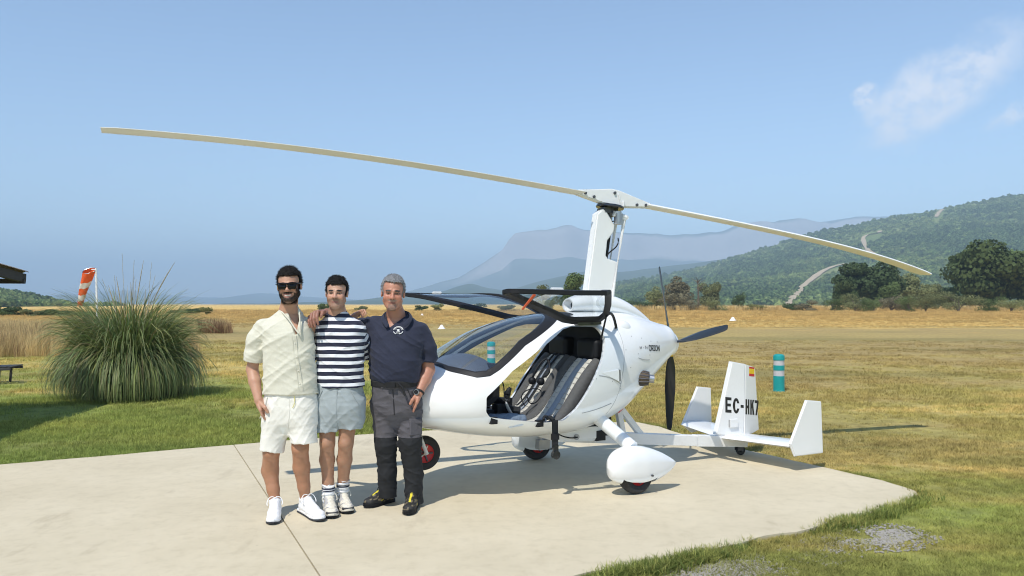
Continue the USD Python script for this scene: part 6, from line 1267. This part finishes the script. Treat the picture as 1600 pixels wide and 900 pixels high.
# ------------------------------------------------------------------ pampas clump
pc_ = ground(200, 618); pg = thing('pampas_grass', 'big arching clump of pampas grass on the lawn at left', 'plant', (pc_[0], pc_[1], GZ))
def pampas(n, seed, tintr):
    g = np.random.default_rng(seed); N = 9; az = g.uniform(0, 2 * np.pi, n); r0 = .42 * np.sqrt(g.uniform(0, 1, n)); kind_ = g.uniform(size=n); up = kind_ > .72; low = kind_ < .30; ln = np.where(up, g.uniform(1.3, 2.05, n), np.where(low, g.uniform(.45, .95, n), g.uniform(.95, 1.85, n))); ph0 = np.radians(np.where(low, g.uniform(50, 88, n), g.uniform(77, 96, n)) - 14 * (r0 / .45)); dr = np.radians(np.where(up, g.uniform(60, 150, n), g.uniform(150, 232, n))); a2 = az + g.normal(0, .35, n)
    d = np.stack([np.cos(a2), np.sin(a2), 0 * a2], 1); s = np.stack([-np.sin(a2 + g.normal(0, .6, n)), np.cos(a2), 0 * a2], 1); wd = g.uniform(.006, .013, n)
    p = np.stack([r0 * np.cos(az) * 1.25, r0 * np.sin(az), np.full(n, 0.)], 1); P = np.zeros((n, N, 2, 3)); tw = g.uniform(-.6, .6, n)
    for j in range(N):
        t = j / (N - 1); w = wd * (1 - t ** 2.2 * .92) * (.5 + .5 * min(1, t * 4)); off = s * w[:, None] + np.stack([0 * tw, 0 * tw, tw * w], 1)
        P[:, j, 0], P[:, j, 1] = p - off, p + off
        ph = ph0 - dr * (t + .5 / N) ** np.where(up, 2.0, 1.5); st = ln / (N - 1); p = p + d * (np.cos(ph) * st)[:, None] + np.stack([0 * ph, 0 * ph, np.sin(ph) * st], 1); p[:, 2] = np.maximum(p[:, 2], .01 + .02 * g.uniform(size=n))
    k = (np.arange(n) * N * 2)[:, None] + (np.arange(N - 1) * 2)[None]; f = np.concatenate([np.stack([k, k + 1, k + 3], -1).reshape(-1, 3), np.stack([k, k + 3, k + 2], -1).reshape(-1, 3)])
    c0 = np.array([.17, .245, .085]) * g.uniform(.5, 1.5, (n, 1)) * np.stack([g.uniform(.85, 1.35, n), np.ones(n), g.uniform(.7, 1.3, n)], 1); dry = g.uniform(size=n) < .07; c0[dry] = np.array([.34, .27, .13]) * g.uniform(.6, 1.1, (dry.sum(), 1))
    tip = np.linspace(0, 1, N)[None, :, None] ** 2; col = c0[:, None] * (1 - .35 * tip) + np.array([.24, .22, .10]) * .35 * tip
    return T(P.reshape(-1, 3) * [.85, .85, 1.15], f), np.repeat(col[:, :, None], 2, 2).reshape(-1, 3)
pm, pcol = pampas(9000, 31, 0)
n_ = {'at': ('attribute', {'attribute': 'tint'}), 'p': ('principled_bsdf', {'roughness': .5, 'specular_ior_level': .35}), 'tr': ('translucent_bsdf', {}), 'mx': ('mix_closure', {'fac': .22})}
PAMP = usdkit.material(stage, LOOK + 'pampas_leaf', n_, [('at.color', 'p.base_color'), ('at.color', 'tr.color'), ('p.BSDF', 'mx.closure1'), ('tr.BSDF', 'mx.closure2')], surface='mx.closure')
obj('leaves', pm, PAMP, pg, tint=pcol, kind='stuff')
STALK = mat('dry_stalk', (.34, .29, .19), .9, .2, 8.); g = np.random.default_rng(77)
for i in range(17):
    a = g.uniform(0, 6.3); r = g.uniform(0, .35); h = g.uniform(1.7, 2.45); le = g.normal(0, .22, 2); b = np.array([r * math.cos(a), r * math.sin(a), .2]); tp = b + [le[0], le[1], h - .2]
    q = spline([b, b * .5 + tp * .5 + [-le[0] * .15, 0, .05], tp], 10); stm = obj('stalk', tube(q, np.linspace(.005, .0028, 10), 5), STALK, pg)
    if i % 3 == 0: obj('plume', tube(q[6:], [.004, .010, .008, .002], 6), STALK, stm)
# ------------------------------------------------------------------ windsock, roof, lounger, markers, bollards
Yw = 24.; W_ = lambda x, y, d=0.: at(x, y, Yw + d)
ws_ = thing('windsock', 'orange and white windsock hanging limp on a white pole behind the pampas grass', 'windsock')
obj('pole', tube([np.array([W_(151, 475)[0] + .05, Yw, GZ]), W_(150, 419)], [.035, .028], 10), WHITEM, ws_)
obj('hoop', tube([W_(139.5, 423, 0) + np.array([.205 * math.cos(a), .10 * math.sin(a), .09 * math.sin(a) + .03 * math.cos(a)]) for a in np.linspace(0, 6.283, 30)], .012, 6), STEEL, ws_)
obj('arm', tube([W_(150, 421), W_(143, 421)], .016, 8), WHITEM, ws_)
A0, A1 = W_(139.5, 423, 0), W_(124, 478, .25); cuts = [0, .30, .47, .67, .85, 1.0]
for i in range(5):
    uu = np.linspace(cuts[i], cuts[i + 1], 7); rings = []
    for t in uu:
        r = .205 * (1 - t) + .075 * t; c = A0 + (A1 - A0) * t; gg = np.linspace(0, 2 * np.pi, 28, endpoint=False); wob = 1 + .10 * np.sin(gg * 3 + t * 7) * min(1, t * 3)
        tl = 1 - t * .5; rings.append(np.stack([c[0] + r * wob * np.cos(gg), c[1] + r * .62 * np.sin(gg) * wob, c[2] + (r * .44 * np.sin(gg) + .03 * np.cos(gg) / .205 * r) * tl + .012 * np.sin(gg * 5 + t * 11)], 1))
    P = np.array(rings); m = sheet(np.concatenate([P, P[:, :1]], 1)); obj('sock_band', m, ORANGE if i % 2 == 0 else WCLOTH, ws_, smooth=True)
C0 = np.array([(46 - 800) / FPX * 11.4, 11.4, 1.955]); e_ = np.array([.10, -.985, .105]); e_ /= np.linalg.norm(e_); u_ = np.array([-.96, -.28, 0]); u_ /= np.linalg.norm(u_); up_ = u_; rn_ = np.cross(e_, up_); rn_ = rn_ if rn_[2] > 0 else -rn_
shd = thing('shelter', 'open shelter with a dark corrugated roof whose corner juts in at far left', 'shelter')
DWOOD = mat('dark_wood', (.045, .036, .028), .85, .25, 8., stretch=(1, 1, .2)); ROOFM = mat('corrugated_sheet', (.22, .17, .12), .7, .2, 3., bump=.1)
ss, uu = np.linspace(0, 6.5, 5), np.linspace(0, 4.2, 111); P = np.array([[C0 + e_ * a + up_ * b + rn_ * (.022 * math.sin(b / .152 * 2 * math.pi) + .045) for b in uu] for a in ss])
top = sheet(P); bot = sheet(P - rn_ * .006); obj('roof_sheet', cat_([top, bot]), ROOFM, shd, smooth=50)
def beam(a, b, w, h, mt, parent, name): obj(name, bar(a, b, w, h), mt, parent, smooth=30)
for k in (0.06, 1.0, 2.0, 3.0, 4.1): beam(C0 + e_ * .02 + up_ * k - rn_ * .05, C0 + e_ * 6.4 + up_ * k - rn_ * .05, .06, .13, DWOOD, shd, 'rafter')
for k in (.08, 2.2, 4.3, 6.3): beam(C0 + e_ * k + u_ * .02 - rn_ * .10, C0 + e_ * k + u_ * 4.1 - rn_ * .10, .07, .07, DWOOD, shd, 'cross_beam')
for k in (.1, 3.1, 6.2):
    for q in (1.6, 4.0): p = C0 + e_ * k + u_ * q; beam(np.r_[p[:2], GZ], np.r_[p[:2], p[2] - .06], .14, .14, DWOOD, shd, 'post')
lg = ground(26, 596); SLAT = mat('lounger_slat', (.035, .032, .034), .55, .2, 9.)
lo = thing('sun_lounger', 'dark slatted sun lounger in the shade at the left edge', 'sun lounger', (lg[0], lg[1], GZ), 12)
for s in (-.30, .30): obj('frame', bar([-2.0, s, .27], [0, s, .30], .035, .05), SLAT, lo)
for x in (-1.75, -.22):
    for s in (-.28, .28): obj('leg', bar([x, s, 0], [x + .02, s, .27], .04, .04), SLAT, lo)
for k in range(20): obj('slat', box(-1.98 + k * .101, -1.91 + k * .101, -.29, .29, .305 + .0015 * k, .322 + .0015 * k), SLAT, lo)
def marker(px, py, wpx, label, nm='field_marker'):
    p = ground(px, py, GZ); r = wpx / FPX * p[1] / 2; m = lathe([(0, r * 1.15), (r * .25, r * 1.1), (r * .5, r * .72), (r * .82, r * .25), (r, 0.03 * r), (r, 0), (0, 0)], 20); t = thing(nm, label, 'marker', p); obj('cone', m, CONEW, t, smooth=50); obj('foot', lathe([(0, -.01), (r * 1.1, -.01), (r * 1.1, .012), (0, .012)], 20), CONEW, t)
marker(690, 514, 11.5, 'white cone marker on the field right of the man in navy'); marker(1145, 501.5, 11, 'white cone marker beyond the propeller'); marker(659.5, 493.5, 6, 'tiny far white marker by the shoulder of the man in navy')
def bollard(p, label, flare=0.0):
    t = thing('bollard', label, 'bollard', p); R = .098
    pr = [(R + .006, 0, .20), (R, .20, .275), (R, .275, .40), (R, .40, .475), (R, .475, .66)]
    obj('base_tube', lathe([(0, 0), (R * 1.02, 0), (R * 1.06, .01), (R, .04), (R, .285), (0, .285)], 28), TEAL, t); obj('reflective_band', lathe([(0, .285), (R * .95, .285), (R * .95, .385), (0, .385)], 28), REFLECT, t); obj('collar', lathe([(0, .385), (R, .385), (R, .475), (0, .475)], 28), TEAL, t); obj('reflective_band', lathe([(0, .475), (R * .95, .475), (R * .95, .565), (0, .565)], 28), REFLECT, t); obj('cap', lathe([(0, .565), (R * 1.02, .565), (R * 1.02, .63), (R * .93, .655), (R * .6, .672), (0, .675)], 28), TEAL, t)
bollard(ground(1217, 612, GZ), 'teal bollard with two grey bands, on the grass behind the tail'); bollard(ground(767.5, 578, GZ), 'teal bollard seen through the windshield')
# ------------------------------------------------------------------ haze
HZ = usdkit.material(stage, LOOK + 'haze_air', {'v': ('principled_volume', {'color': (.56, .745, .91), 'density': 0.00022, 'anisotropy': -0.15})}, [], volume='v.volume')
hz = box(-16500, 16500, -1000, 16500, -1.2 + GZ - 2.0, 850); obj('haze', hz, HZ, None, smooth=False, kind='stuff', label='thin blue summer haze over the valley', cat='haze')
